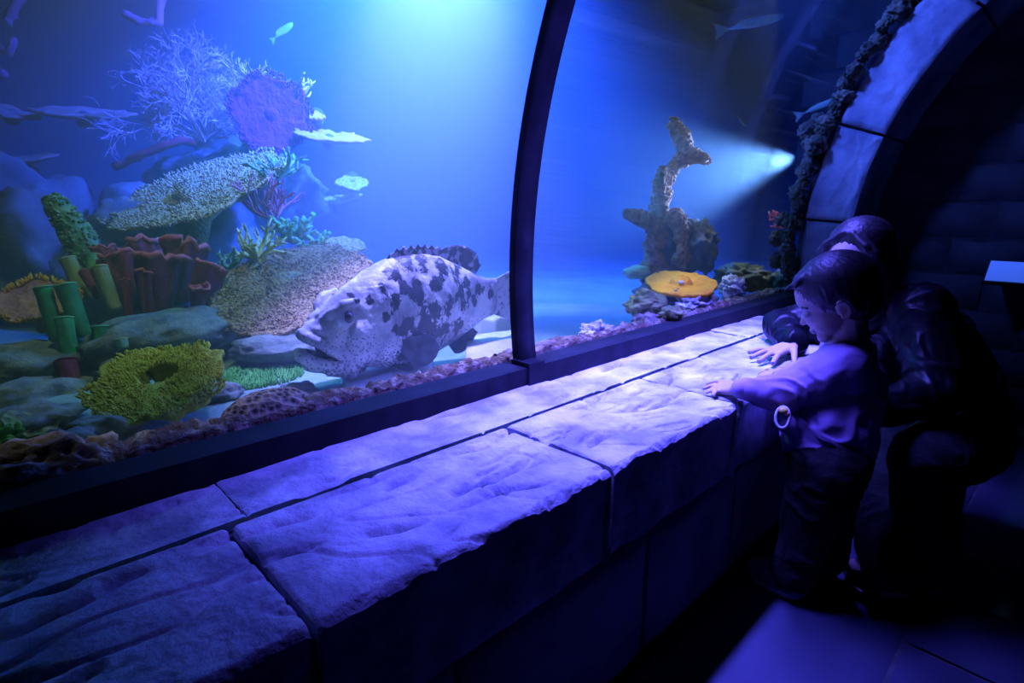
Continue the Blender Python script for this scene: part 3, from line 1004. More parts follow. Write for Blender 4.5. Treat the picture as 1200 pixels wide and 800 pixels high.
# ------------------------------------------------------------------ reef on the left of the rib
# rock mounds carrying the corals
rock('reef_mound', 'large dark reef rock rising behind the red cup sponges', PD(215, 330, 3.2), (.55, .50, .50), M['reef_rock'], 3, sub=5, amp=.34)
rock('reef_mound', 'dark rock face at the far left behind the green finger coral', PD(30, 330, 2.95), (.45, .45, .55), M['reef_rock'], 8, sub=5, amp=.34)
rock('reef_mound', 'dark reef rock under the large tan table coral', PD(330, 375, 2.72), (.42, .34, .28), M['reef_rock'], 12, sub=5, amp=.34)
rock('reef_mound', 'dim reef tower behind the purple round fan', PD(285, 225, 3.6), (.50, .42, .32), M['reef_rock'], 17, sub=5, amp=.34)
rock('reef_rock', 'low grey-green stone on the bed behind the yellow table coral', PD(205, 395, 2.05), (.26, .16, .10), M['grey_rock'], 21, amp=.3)
rock('reef_rock', 'low dim stone slab under the orange fringed plate', PD(30, 425, 1.9), (.20, .16, .07), M['grey_rock'], 22, amp=.3)
rock('reef_rock', 'dim layered stone left of the yellow table coral', PD(45, 468, 1.72), (.17, .12, .06), M['grey_rock'], 25, amp=.3)
rock('reef_rock', 'rounded grey-green stone below the yellow table coral', PD(215, 490, 1.62), (.13, .10, .045), M['grey_rock'], 27, amp=.25)
rock('reef_rock', 'pale flat stone under the tan table coral beside the grouper', PD(330, 405, 2.05), (.17, .13, .05), M['grey_rock'], 29, amp=.25)

# big lacy sea fan
c = PD(222, 108, 3.25)
lace = empty('lace_coral', PD(235, 185, 3.3)); tag(lace, 'huge pale lacy branching coral high on the reef', 'coral')
rng = random.Random(11)
vd = (c - CAM).normalized(); rr_ = vd.cross(Zd).normalized(); uu_ = rr_.cross(vd)
for k in range(15):
    mb = MB()
    a = math.radians(4 + 160 * (k + rng.uniform(-.3, .3)) / 14)
    d = rr_ * math.cos(a) + uu_ * math.sin(a) + vd * rng.uniform(-.4, .25)
    L = .20 if 25 < math.degrees(a) < 150 else .155
    branches(mb, PD(240, 165, 3.3) + vd * rng.uniform(-.1, .1), d, L * rng.uniform(.9, 1.2),   .009, 6, rng, .68, 2.5, 3, .76, .02, vd, 0)
    mb.build('branch', M['lace'], lace)
# purple round fan
p = PD(318, 134, 3.05)
fan = empty('fan_sponge', p); tag(fan, 'round dark purple fan sponge above the pale table coral', 'sponge')
ax = disc_axes(p, .25, .93)
plate(fan, 'disc', p, ax, .205, .215, .05, M['purple_fan'], 4.4, rim=.08, dish=.10, bump=.008)
nubs(fan, 'fringe', p, ax, .205, .215, .10, M['purple_fan'], 6, 500, .016, .005, .85, 1.02, .6, 4, .08)
mb = MB(); chain(mb, [p - ax[2] * .03, PD(300, 172, 3.35)], [.05, .07]); mb.build('stalk', M['purple_fan'], fan)

def table(name, label, px, d, phi, ratio, rx, ry, mat, seed, foot, nub=None, dish=.05, hole=None, thick=.035, rim=.1, cat='coral', stalk_mat=None, bump=.008):
    p = PD(*px, d)
    root = empty(name, p); tag(root, label, cat)
    ax = disc_axes(p, phi, ratio)
    plate(root, 'table', p, ax, rx, ry, thick, mat, seed, rim=rim, dish=dish, bump=bump, hole=hole)
    if nub: nubs(root, 'branchlets', p, ax, rx, ry, dish, nub[0], int(seed * 10), nub[1], nub[2], nub[3], nub[4] if len(nub) > 4 else 0, 1.02, .6, 4, rim, hole)
    mb = MB(); f = Vector(foot)
    pts = [p - ax[2] * thick * .5, p.lerp(f, .35) - ax[2] * .02, f]
    mb.tube(pts, [rx * (.10 if hole else .32), rx * (.08 if hole else .13), rx * .16], 12)
    mb.build('stalk', stalk_mat or mat, root)
    return root

table('table_coral', 'long pale tan table coral tilted below the purple fan', (236, 222), 2.75, math.radians(23), .30, .41, .36, M['pale_coral'], 1.3, PD(225, 300, 2.95), (M['pale_coral'], 1500, .016, .006), dish=.03)
table('table_coral', 'wide brown table coral spreading left of the grouper', (342, 336), 2.25, math.radians(14), .50, .325, .31, M['tan_coral'], 2.1, PD(338, 385, 2.5), (M['tan_coral'], 2200, .011, .005), dish=.03)
table('table_coral', 'bright yellow table coral with a dark hollow at its middle', (183, 448), 1.50, math.radians(12), .55, .165, .165, M['yellow_base'], 3.7, PD(190, 480, 1.72), (M['yellow_coral'], 2300, .011, .0042, .16), dish=.05, hole=(.08, .22, .30, .24), rim=.13)
table('plate_coral', 'small smooth tan plate beside the green leaf coral', (405, 286), 2.55, math.radians(-6), .38, .088, .085, M['pale_coral'], 5.2, PD(398, 310, 2.75), None, dish=.02, rim=.05)
table('plate_coral', 'dull orange plate with a bright fringe at the far left', (42, 353), 2.05, math.radians(8), .52, .125, .13, M['orange_dull'], 6.1, PD(50, 385, 2.2), (M['orange_coral'], 260, .02, .005, .93), dish=.06)
table('plate_coral', 'thin olive plate on edge above the porous boulder', (35, 496), 1.40, math.radians(-28), .62, .055, .05, M['tan_tube'], 7.7, PD(42, 522, 1.5), None, dish=.1, rim=.06, thick=.015)
table('plate_coral', 'little round yellow disc on the porous boulder', (66, 513), 1.32, math.radians(-30), .7, .021, .020, M['yellow_coral'], 8.3, PD(66, 530, 1.36), None, dish=.1, rim=.03, thick=.012)
# pale lobed plates high on the reef
for nm, lb, px, d, phi, rt, rx, ry, mt, sd in (
        ('plate_coral', 'pink-grey plate pair shaped like a bow tie by the purple fan', (386, 160), 3.1, math.radians(-4), .32, .165, .10, 'pink_plate', 2.2),
        ('plate_coral', 'long pale shelf plate at the far left edge of the tank', (98, 133), 3.3, math.radians(2), .15, .24, .16, 'pink_plate', 3.3),
        ('plate_coral', 'pinkish shelf plate cut by the left edge of the tank', (14, 131), 3.2, math.radians(-8), .22, .13, .12, 'pink_plate', 4.3),
        ('plate_coral', 'narrow pale shelf plate low at the left edge', (28, 187), 3.2, math.radians(14), .12, .15, .1, 'pink_plate', 5.3),
        ('plate_coral', 'small pale plate floating free right of the purple fan', (371, 135), 3.1, math.radians(-5), .4, .04, .04, 'pink_plate', 6.4),
        ('plate_coral', 'faint pale plate deep behind the green staghorn', (413, 214), 3.7, math.radians(0), .45, .10, .09, 'pale_coral', 7.4),
        ('plate_coral', 'faint thin shelf below the faint pale plate', (395, 232), 3.8, math.radians(6), .1, .16, .1, 'pale_coral', 9.4)):
    p = PD(*px, d)
    root = empty(nm, p); tag(root, lb, 'coral')
    ax = disc_axes(p, phi, rt)
    plate(root, 'plate', p, ax, rx, ry, .03, M[mt], sd, rim=.22, dish=.05, bump=.01, nr=12, na=70, lobes=.25 if 'bow' in lb else 0)
    mb = MB(); mb.tube([p - ax[2] * .01, p + ax[1] * ry * .6 - ax[2] * .06, p + ax[1] * (ry + .18) - ax[2] * .10], [.03, .035, .05], 8); mb.build('stalk', M['reef_rock'], root)

# branching corals
staghorn('staghorn_coral', 'pale green staghorn coral by the tip of the tilted table coral', PD(322, 212, 2.75), .24, M['pale_green'], 2, 9, 2, .012, .8, tilt=rr_ * .5)
staghorn('staghorn_coral', 'pinkish red branching coral under the green staghorn', PD(322, 258, 2.72), .20, M['pink_coral'], 5, 8, 3, .008, .6, tilt=-rr_ * .2)
staghorn('staghorn_coral', 'straw yellow staghorn coral left of the brown table coral', PD(302, 308, 2.45), .19, M['straw_coral'], 8, 10, 2, .011, .8)
staghorn('staghorn_coral', 'small pale green staghorn low beside the red cups', PD(268, 315, 2.4), .10, M['pale_green'], 14, 6, 2, .008, .8)
staghorn('leaf_coral', 'green leafy coral clump above the small tan plate', PD(345, 282, 2.65), .16, M['green_coral'], 21, 10, 2, .020, .7)
staghorn('leaf_coral', 'short green leafy coral right beside the small tan plate', PD(372, 290, 2.6), .10, M['green_coral'], 23, 7, 2, .016, .7)
staghorn('leaf_coral', 'bright green leafy coral at the lower left corner of the glass', PD(4, 530, 1.36), .12, M['turf'], 27, 12, 2, .016, .7)
staghorn('twig_coral', 'tuft of pale twigs on top of the purple fan', PD(296, 95, 3.1), .16, M['lace'], 31, 7, 2, .006, .5)
staghorn('twig_coral', 'pale crooked twig right of the purple fan', PD(342, 118, 3.1), .20, M['lace'], 35, 4, 2, .010, .5, tilt=rr_ * 1.6)

def stick(name, label, pts, r, mat, cat='coral', seed=0):
    mb = MB(); rng = random.Random(seed)
    P = [PD(*q) for q in pts]; Q = []
    for i in range(len(P) - 1):
        for k in range(6): Q.append(P[i].lerp(P[i+1], k / 6) + V(rng.uniform(-1, 1), rng.uniform(-1, 1), rng.uniform(-1, 1)) * r * .25)
    Q.append(P[-1])
    mb.tube(Q, [r * rng.uniform(.8, 1.25) for _ in Q[:-1]] + [r * .5], 8)
    return tag(mb.build(name, mat), label, cat)
stick('rope_sponge', 'red rope sponge slanting below the lacy coral', [(135, 196, 3.05), (172, 178, 3.05), (210, 164, 3.1), (245, 172, 3.4)], .022, M['red_sponge'], 'sponge', 1)
stick('rope_sponge', 'pinkish crooked branch at the top left above the lacy coral', [(145, 16, 3.4), (163, 25, 3.4), (186, 26, 3.4), (190, -6, 3.45)], .022, M['pink_coral'], 'sponge', 2)
stick('rope_sponge', 'pinkish branch hanging in the upper left corner', [(8, 26, 3.3), (16, 12, 3.3), (28, -8, 3.3)], .026, M['pink_coral'], 'sponge', 3)
stick('rope_sponge', 'short pink branch at the left edge above the shelf plate', [(-10, 50, 3.3), (10, 62, 3.3), (17, 44, 3.3)], .022, M['pink_coral'], 'sponge', 4)
stick('rope_sponge', 'blunt pink stub at the left edge', [(-12, 86, 3.2), (9, 86, 3.2)], .028, M['pink_coral'], 'sponge', 5)

# knobbly green finger coral
fg = empty('finger_coral', PD(104, 312, 2.3)); tag(fg, 'tall knobbly dark green finger coral leaning left', 'coral')
mb = MB(); rng = random.Random(3)
Q = [PD(112, 318, 2.32), PD(98, 288, 2.3), PD(82, 262, 2.28), PD(68, 242, 2.26), PD(58, 230, 2.25)]
rads = [.052, .055, .048, .040, .020]
mb.tube(Q, rads, 14); mb.build('finger', M['finger_green'], fg)
mb = MB()
for _ in range(420):
    t = rng.random() * 3.99; i = int(t); p = Q[i].lerp(Q[i+1], t - i); r = rads[i] + (rads[i+1] - rads[i]) * (t - i)
    d = V(rng.gauss(0, 1), rng.gauss(0, 1), rng.gauss(0, 1)); ax_ = (Q[i+1] - Q[i]).normalized(); d -= ax_ * d.dot(ax_); d.normalize()
    mb.tube([p + d * r * .85, p + d * (r + .012)], [.008, .004], 5)
o = mb.build('knobs', M['finger_green'], fg); o['kind'] = 'stuff'

# tube sponges
def tubes(name, label, lst, mat, lip, group=None, sq=1.0, ruf=.12, seed=0):
    root = empty(name, PD(*lst[0][0])); tag(root, label, 'sponge', group)
    for i, (b, t, r0, r1) in enumerate(lst):
        B, T = PD(*b), PD(*t)
        o = tube_sponge_mesh(B, T, r0, r1, seed + i * 3.3, ruffle=ruf, squash=sq, bumps=.10).build('tube', mat, root)
        # brighter lip ring
        d = (T - B).normalized(); e1 = d.orthogonal().normalized(); e2 = d.cross(e1)
        ring = []
        n = 22
        for k in range(n + 1):
            a = 2 * PI * k / n
            rr = r1 * .96 * (1 + ruf * noise.noise(Vector((math.cos(a) * 1.7 + seed + i * 3.3, math.sin(a) * 1.7, seed + i * 3.3 + 1))))
            lift = ruf * .5 * r1 * noise.noise(Vector((math.cos(a) * 2.2, math.sin(a) * 2.2, (seed + i * 3.3) * 2)))
            ring.append(T + e1 * math.cos(a) * rr + e2 * math.sin(a) * rr * sq + d * (lift + r1 * .05))
        mbr = MB(); mbr.tube(ring, [r1 * .14] * len(ring), 5, False); mbr.build('lip', lip, o)
    return root
tubes('tube_sponge', 'cluster of green tube sponges in front of the orange plate', [
    ((68, 400, 1.95), (50, 337, 1.93), .024, .026), ((98, 395, 1.98), (76, 334, 1.95), .026, .032), ((84, 425, 1.9), (74, 373, 1.9), .026, .027), ((122, 425, 1.9), (117, 383, 1.9), .026, .025)],
    M['green_tube'], M['green_coral'], seed=1)
tubes('tube_sponge', 'olive tube sponge leaning behind the orange plate', [((100, 352, 2.2), (80, 304, 2.2), .026, .028)], M['tan_tube'], M['lip_yellow'], seed=5)
tubes('tube_sponge', 'olive tube sponge with a pale yellow lip beside the red cups', [((136, 365, 2.1), (116, 314, 2.1), .024, .029)], M['tan_tube'], M['lip_yellow'], seed=6)
tubes('tube_sponge', 'slim red tube sponge between the two olive tubes', [((118, 348, 2.15), (98, 318, 2.15), .018, .018)], M['red_sponge'], M['orange_dull'], seed=7)
tubes('tube_sponge', 'stubby green sponge at the foot of the finger coral', [((112, 318, 2.2), (108, 299, 2.2), .03, .026)], M['green_coral'], M['pale_green'], seed=8)
tubes('tube_sponge', 'short pale green sponge on the bed right of the green tubes', [((145, 408, 1.85), (142, 398, 1.85), .016, .02)], M['pale_green'], M['lip_yellow'], seed=9)
# red ruffled cups
tubes('cup_sponge', 'cluster of dark red ruffled cup sponges', [
    ((142, 350, 2.28), (126, 294, 2.3), .05, 0.055), ((160, 362, 2.2), (143, 302, 2.22), .05, 0.082), ((190, 350, 2.38), (176, 288, 2.4), .06, 0.099), ((188, 364, 2.18), (192, 303, 2.18), .052, 0.095),
    ((215, 352, 2.3), (219, 291, 2.32), .055, 0.112), ((232, 366, 2.2), (246, 312, 2.22), .04, 0.066), ((232, 366, 2.15), (233, 338, 2.12), .026, 0.040), ((152, 372, 2.12), (147, 328, 2.12), .02, 0.026), ((175, 370, 2.12), (172, 320, 2.1), .03, 0.048)],
    M['red_sponge'], M['red_lip'], sq=.62, ruf=.9, seed=20)
tubes('cup_sponge', 'dim dark red column sponge beside the yellow table coral', [((88, 462, 1.78), (76, 424, 1.8), .026, .030)], M['red_sponge'], M['red_sponge'], seed=40)

# green turf on the bed, pale slabs under the grouper
mb = MB(); rng = random.Random(9)
for _ in range(1500):
    a = rng.uniform(0, 2 * PI); q = math.sqrt(rng.random())
    p = PD(295, 452, 1.85) + V(.17 * q * math.cos(a), .12 * q * math.sin(a), 0); p.z = bed_z(p.x, p.y) - .002
    mb.tube([p, p + V(rng.uniform(-.01, .01), rng.uniform(-.01, .01), rng.uniform(.01, .026))], [.0035, .001], 3)
tag(mb.build('seaweed_turf', M['turf']), 'patch of low bright green seaweed on the bed', 'seaweed', kind='stuff')
def slab(name, label, corners, z, h, mat, seed, cat='stone'):
    """flat stone lying on the bed: irregular outline, worn edges, split top"""
    P = [PZ(u, v, z) for u, v in corners]
    n = len(P); c = sum(P, V(0, 0, 0)) / n
    ring = []
    for i in range(n):
        for k in range(8):
            q = P[i].lerp(P[(i+1) % n], k / 8); d = (q - c)
            ring.append(c + d * (1 + .03 * noise.noise(q * 9)))
    m = len(ring); vs, fs = [], []
    for q, dz in ((1.0, -h), (1.0, -.012), (.985, -.004), (.95, 0), (.7, 0), (.4, 0), (.15, 0)):
        for r in ring:
            x = c + (r - c) * q
            t = noise.noise(Vector((x.x * 5 + seed, x.y * 9, 1)))
            zz = z + dz + (.006 * fbm((x.x * 6, x.y * 6, seed), 3) - .014 * max(0, 1 - abs(t) / .06) if q < .99 else 0)
            vs.append((x.x, x.y, zz))
    for i in range(6):
        for k in range(m):
            k2 = (k + 1) % m
            fs.append((i*m+k, i*m+k2, (i+1)*m+k2, (i+1)*m+k))
    fs.append(tuple(6*m+k for k in range(m)))
    mb = MB(); mb.add(vs, fs)
    return tag(mb.build(name, mat), label, cat)
slab('stone_slab', 'white flat stone on the bed under the belly of the grouper', [(408, 470), (505, 448), (508, 408), (452, 405), (400, 440)], .425, .06, M['white_stone'], 2)
slab('stone_slab', 'pale yellowish cracked slab under the tail by the rib', [(541, 442), (603, 428), (603, 386), (548, 392)], .47, .10, M['sandstone'], 4)
slab('stone_slab', 'small oval yellowish stone behind the cracked slab', [(556, 372), (580, 375), (600, 366), (598, 358), (572, 360)], .50, .12, M['sandstone'], 6)

for i, (u, v, y, rx, rz, lb) in enumerate((
        (118, 500, 1.62, .09, .045, 'grey-green stone between the porous boulder and the yellow table coral'), (255, 492, 1.75, .08, .035, 'small flat stone right below the yellow table coral'),
        (280, 402, 2.45, .13, .07, 'grey stone under the left rim of the brown table coral'), (380, 425, 1.98, .12, .05, 'grey stone under the chin of the grouper'),
        (150, 405, 2.15, .10, .06, 'grey stone at the foot of the red cups'), (20, 458, 1.85, .12, .05, 'dim stone at the left edge under the green tubes'),
        (75, 505, 1.55, .06, .05, 'dark upright stone behind the porous boulder'), (420, 455, 1.75, .10, .03, 'pale flat stone left of the white stone'),
        (345, 462, 1.62, .07, .03, 'grey stone behind the brain coral dome'))):
    p = PY(u, v, y); p.z = bed_z(p.x, p.y) + rz * .25
    rock('reef_rock', lb, p, (rx, rx * .75, rz), M['grey_rock'], 300 + i * 7, amp=.32, freq=1.8)
# ------------------------------------------------------------------ crust and rocks along the rail, reef on the right
def crust(x0, x1, seed, n, m=26):
    """continuous knobbly reef crust just outside the bottom of the glass"""
    vs, fs = [], []
    for i in range(n + 1):
        x = x0 + (x1 - x0) * i / n
        for j in range(m + 1):
            q = j / m; y = FRAME1 + .012 + .24 * q
            hump = max(0, .5 + 1.3 * fbm((x * 2.4, y * 2.0, seed), 3))
            z = RAIL + .000 + .012 * hump * math.sin(min(1, q * 3.0) * PI / 2) + .010 * fbm((x * 16, y * 16, seed), 4) + .014 * abs(noise.noise(Vector((x * 34, y * 34, 1)))) + .008 * fbm((x * 60, y * 60, seed), 3)
            z = z - .30 * max(0, q - .25) ** 1.2
            vs.append((x, y, z))
    W = m + 1
    for i in range(n):
        for j in range(m):
            fs.append((i*W+j, (i+1)*W+j, (i+1)*W+j+1, i*W+j+1))
    # closed front down to the bed
    b = len(vs)
    for i in range(n + 1):
        v0 = vs[i * W]; vs.append((v0[0], v0[1], TANK_Z - .05))
    for i in range(n): fs.append((i*W, b+i, b+i+1, (i+1)*W))
    mb = MB(); mb.add(vs, fs); return mb
tag(crust(-0.5, 1.0, 1.5, 520).build('reef_crust', M['crust']), 'knobbly brown reef crust along the rail left of the rib', 'reef')
tag(crust(1.0, 2.95, 4.5, 460).build('reef_crust', M['crust']), 'knobbly brown reef crust along the rail right of the rib', 'reef')

# single rocks on the crust, left to right
rock('boulder', 'big porous purple-brown boulder in the lower left corner of the glass', PY(40, 565, 1.10) , (.100, .060, .070), M['porous'], 41, sub=5, amp=.22, pits=1.3, pitf=5.5)
rock('boulder', 'pale spiky knob on the right shoulder of the porous boulder', PY(112, 536, 1.12), (.046, .035, .034), M['porous'], 45, sub=4, amp=.4, freq=3)
bc = rock('brain_coral', 'brown honeycombed brain coral dome on the rail below the grouper', PY(318, 488, 1.12), (.098, .06, .056), polyps('brain_coral_skin', (0.46, 0.35, 0.25), (0.05, 0.035, 0.03), 75, bump=1.0, pits=True), 47, cat='coral', sub=4, amp=.06, fine=.02)
rock('rail_rock', 'dark brown rock right of the brain coral dome', PY(405, 472, 1.11), (.060, .045, .028), M['crust'], 51, amp=.3, freq=2.5)
rock('rail_rock', 'brown rock on the rail under the white slab', PY(522, 440, 1.10), (.036, .032, .026), M['crust'], 55, amp=.3, freq=2.5)
rock('pebble', 'small white pebble beside the brown rail rock', PY(508, 449, 1.09), (.010, .010, .010), M['white_rock'], 56, cat='pebble', sub=2, amp=.15)
rock('rail_rock', 'purplish rock wedged against the left of the rib', PY(597, 424, 1.10), (.030, .03, .034), M['porous'], 57, amp=.3, freq=2.5)
rock('rail_rock', 'purplish rock just right of the rib', PY(640, 408, 1.10), (.035, .03, .024), M['porous'], 59, amp=.3, freq=2.5)
rock('white_rock', 'bright white craggy rock right of the rib', PY(700, 391, 1.11), (.062, .048, .036), M['white_rock'], 61, sub=5, amp=.42, freq=2.4, pits=.3)
rock('rail_rock', 'pinkish grey rock right of the white craggy rock', PY(757, 376, 1.12), (.055, .045, .030), M['porous'], 63, amp=.35, freq=2.4)
rock('rail_rock', 'pale pinkish rock below the orange plate coral', PY(812, 357, 1.13), (.095, .055, .045), M['white_rock'], 65, sub=5, amp=.4, freq=2.6, pits=.3)
rock('rail_rock', 'pale blue-white stringy rock right of the orange plate coral', PY(858, 338, 1.15), (.065, .05, .055), M['white_rock'], 67, sub=5, amp=.4, freq=3, pits=.5)
rock('rail_rock', 'olive grey knobbly rock beside the blue-white stringy rock', PY(868, 325, 1.30), (.17, .12, .075), M['grey_rock'], 69, sub=5, amp=.36, freq=2.6)
rock('rail_rock', 'grey lichen rock at the foot of the stone arch', PY(915, 332, 1.14), (.12, .10, .07), M['grey_rock'], 71, sub=5, amp=.34, freq=2.8)

# outcrop with the brown tower coral
rock('outcrop', 'dark upright rock under the brown tower coral', PD(790, 292, 2.85), (.14, .13, .17), M['reef_rock'], 73, sub=5, amp=.3, freq=2)
rock('outcrop', 'dark ridged rock right of the brown tower coral', PD(818, 290, 2.75), (.085, .09, .12), M['reef_rock'], 75, sub=5, amp=.35, freq=2.6)
rock('outcrop', 'tan block of rock left of the orange plate coral', PD(746, 319, 2.62), (.075, .06, .032), M['sandstone'], 77, amp=.22)
rock('outcrop', 'dark foot of the reef below the orange plate coral', PD(790, 345, 2.5), (.20, .15, .075), M['reef_rock'], 78, sub=5, amp=.3)
rock('moss_rock', 'mossy yellow-green rock leaning under the tan block', PD(757, 358, 2.15), (.085, .07, .055), M['olive_rock'], 79, sub=5, amp=.3, freq=2.2)
rock('moss_rock', 'smaller mossy rock right of the leaning mossy rock', PD(787, 367, 2.05), (.045, .04, .028), M['olive_rock'], 81, amp=.3, freq=2.2)
p = PD(798, 333, 2.38)
oc = empty('plate_coral', p); tag(oc, 'bright orange plate coral with a small white hollow', 'coral')
ax = disc_axes(p, math.radians(-3), .36)
plate(oc, 'plate', p, ax, .148, .135, .035, M['orange_coral'], 9.1, rim=.045, dish=.06, bump=.008, freq=7)
mb = MB(); mb.tube([p, p.lerp(PD(795, 352, 2.5), .5), PD(795, 352, 2.5)], [.05, .022, .04], 10); mb.build('stalk', M['orange_coral'], oc)
mb = MB(); add_ell(mb, p + ax[2] * .012 - ax[1] * .01, (.012, .012, .009)); mb.build('white_polyp', M['white_rock'], oc)
# tower coral: thick furry branches
tw = empty('tower_coral', PD(780, 312, 2.8)); tag(tw, 'tall furry brown branching coral standing on the dark outcrop', 'coral')
def furry(name, pts, rads, seed, parent):
    rng = random.Random(seed)
    Q, R_ = [], []
    P = [PD(*q) for q in pts]
    for i in range(len(P) - 1):
        for k in range(7):
            t = k / 7
            Q.append(P[i].lerp(P[i+1], t)); R_.append((rads[i] + (rads[i+1] - rads[i]) * t) * rng.uniform(.85, 1.18))
    Q.append(P[-1]); R_.append(rads[-1] * .8)
    mb = MB(); mb.tube(Q, R_, 14)
    for _ in range(int(len(Q) * 34)):
        i = rng.randrange(len(Q) - 1); t = rng.random(); p = Q[i].lerp(Q[i+1], t); r = R_[i]
        d = V(rng.gauss(0, 1), rng.gauss(0, 1), rng.gauss(0, 1)).normalized()
        add_ell(mb, p + d * r * .9, (r * rng.uniform(.14, .34),) * 3, sub=1)
    return mb.build(name, M['brown_coral'], parent)
dT = 2.78
furry('trunk', [(768, 330, dT), (770, 285, dT), (772, 250, dT), (778, 212, dT), (790, 195, dT), (803, 178, dT), (800, 162, dT), (788, 145, dT)], [.070, .058, .046, .040, .034, .032, .040, .030], 1, tw)
furry('branch', [(800, 185, dT), (815, 182, dT - .03), (829, 188, dT - .06)], [.04, .032, .022], 2, tw)
furry('branch', [(766, 262, dT), (750, 255, dT - .04), (734, 250, dT - .08)], [.042, .034, .022], 3, tw)
furry('branch', [(772, 240, dT), (773, 215, dT - .06), (776, 198, dT - .10)], [.034, .030, .022], 4, tw)
furry('branch', [(782, 262, dT), (792, 252, dT - .05), (800, 275, dT - .06), (797, 310, dT - .05)], [.034, .036, .04, .05], 5, tw)
# red coral far right beside the arch
staghorn('red_coral', 'small bright red coral glimpsed behind the arch rocks', PD(927, 268, 2.92), .15, M['red_lip'], 61, 6, 2, .016, .7)

# rocks lining the arch under water, each its own stone
lining = empty('rock_lining', (XA - .05, 1.0, .6)); tag(lining, 'column of rough stones lining the arch outside the glass', 'rocks')
rng = random.Random(21)
a = -0.10
k = 0
while a < 1.5:
    s = rng.uniform(.026, .044)
    y, z = arc(RI + .036 + rng.uniform(-.01, .012), a)
    rock_mesh((XA - .02 + rng.uniform(-.03, .03), y, z), (s * 1.1, s * rng.uniform(.8, 1.05), s * rng.uniform(.75, 1.0)), 100 + k, sub=4, amp=.42, freq=2.6, fine=.12).build('stone', M['arch_rock'], lining)
    if rng.random() < .5 and a < .35:
        y, z = arc(RI + .085 + rng.uniform(-.02, .03), a + .03)
        rock_mesh((XA + .04 + rng.uniform(-.03, .03), y, z), (s * 1.3, s, s), 200 + k, sub=4, amp=.42, freq=2.6, fine=.12).build('stone', M['arch_rock'], lining)
    a += s * 1.25 / RI; k += 1

# small fish
def small_fish(name, label, p, heading, L, mat, fat=.2):
    root = empty(name, p); tag(root, label, 'fish')
    h = Vector(heading).normalized(); s = h.cross(Zd).normalized(); u = s.cross(h)
    mb = MB(); n, m = 16, 12; vs, fs = [], []
    for i in range(n + 1):
        q = i / n; t = L * (.5 - q * .82)
        r = L * fat * .5 * (math.sin(PI * min(1, (q + .02) ** .75)) * .9 + .10 * (1 - q) * q * 4) + L * .008
        for k in range(m):
            a_ = 2 * PI * k / m
            vs.append(Vector(p) + h * t + s * math.cos(a_) * r * .45 + u * math.sin(a_) * r)
    for i in range(n):
        for k in range(m): fs.append((i*m+k, i*m+(k+1) % m, (i+1)*m+(k+1) % m, (i+1)*m+k))
    fs += [tuple(range(m))[::-1], tuple(n*m+k for k in range(m))]
    mb.add(vs, fs); mb.build('body', mat, root)
    def web(nm, pts):
        mbf = MB(); w_ = L * .006
        P = [Vector(p) + h * x * L + u * z * L for x, z in pts]; k = len(P)
        mbf.add([q + s * w_ for q in P] + [q - s * w_ for q in P], [tuple(range(k)), tuple(range(2*k-1, k-1, -1))] + [(i, k+i, k+(i+1) % k, (i+1) % k) for i in range(k)])
        mbf.build(nm, mat, root, False)
    web('tail_fin', [(-.30, .02), (-.5, .13), (-.45, 0), (-.5, -.13), (-.30, -.02)])
    web('dorsal_fin', [(.15, fat * .42), (.05, fat * .68), (-.15, fat * .5), (-.2, fat * .2)])
    return root
small_fish('small_fish', 'pale greenish fish near the top left above the lacy coral', PD(330, 38, 3.3), Rd * 1 + Zd * .7, .17, M['fish_green'], .24)
small_fish('small_fish', 'slim greenish fish in the dark water at the top', PD(878, 28, 3.0), Rd * 1 + Zd * .16 - Hd * .3, .36, M['fish_green'], .13)
small_fish('small_fish', 'slim greenish fish close to the stone arch', PD(958, 126, 2.75), Rd * 1 + Zd * .42 - Hd * .2, .22, M['fish_green'], .13)
small_fish('small_fish', 'tiny dim fish in the dark water left of the arch', PD(868, 140, 3.3), Rd * .7 - Zd * .6 + Hd * .3, .10, M['fish_green'], .3)
# ------------------------------------------------------------------ people
M['skin'] = noisy('skin', (0.58, 0.40, 0.33), (0.66, 0.47, 0.39), 6, 0.55, 0.1, 60, bdist=0.002)
M['skin_adult'] = noisy('adult_skin', (0.56, 0.40, 0.34), (0.64, 0.47, 0.40), 6, 0.5, 0.1, 60, bdist=0.002)
M['nail'] = noisy('nail', (0.62, 0.44, 0.40), (0.68, 0.50, 0.46), 6, 0.3, 0)
M['hair'] = noisy('black_hair', (0.008, 0.007, 0.008), (0.022, 0.019, 0.020), 40, 0.5, 0.12, 120, spec=0.4)
M['shirt'] = noisy('lilac_knit', (0.46, 0.30, 0.62), (0.56, 0.38, 0.70), 14, 0.9, 0.3, 140, bdist=0.002)
M['trousers'] = noisy('black_cloth', (0.006, 0.006, 0.008), (0.012, 0.012, 0.015), 12, 0.85, 0.3, 80)
M['leather'] = noisy('black_leather', (0.004, 0.004, 0.006), (0.009, 0.009, 0.012), 20, 0.36, 0.25, 26, spec=0.12)
M['shoe'] = noisy('grey_shoe', (0.16, 0.17, 0.2), (0.26, 0.27, 0.3), 14, 0.7, 0.2)
M['sole'] = noisy('pale_sole', (0.55, 0.55, 0.56), (0.66, 0.66, 0.67), 14, 0.6, 0.1)
M['black_shoe'] = noisy('black_shoe', (0.012, 0.012, 0.015), (0.02, 0.02, 0.024), 14, 0.25, 0.1, spec=0.6)
M['patch_white'] = noisy('white_trim', (0.7, 0.7, 0.72), (0.8, 0.8, 0.82), 10, 0.8, 0)
M['patch_yellow'] = noisy('yellow_flower', (0.75, 0.55, 0.10), (0.85, 0.65, 0.15), 10, 0.8, 0)
M['patch_pink'] = noisy('pink_flower', (0.70, 0.15, 0.25), (0.8, 0.25, 0.32), 10, 0.8, 0)

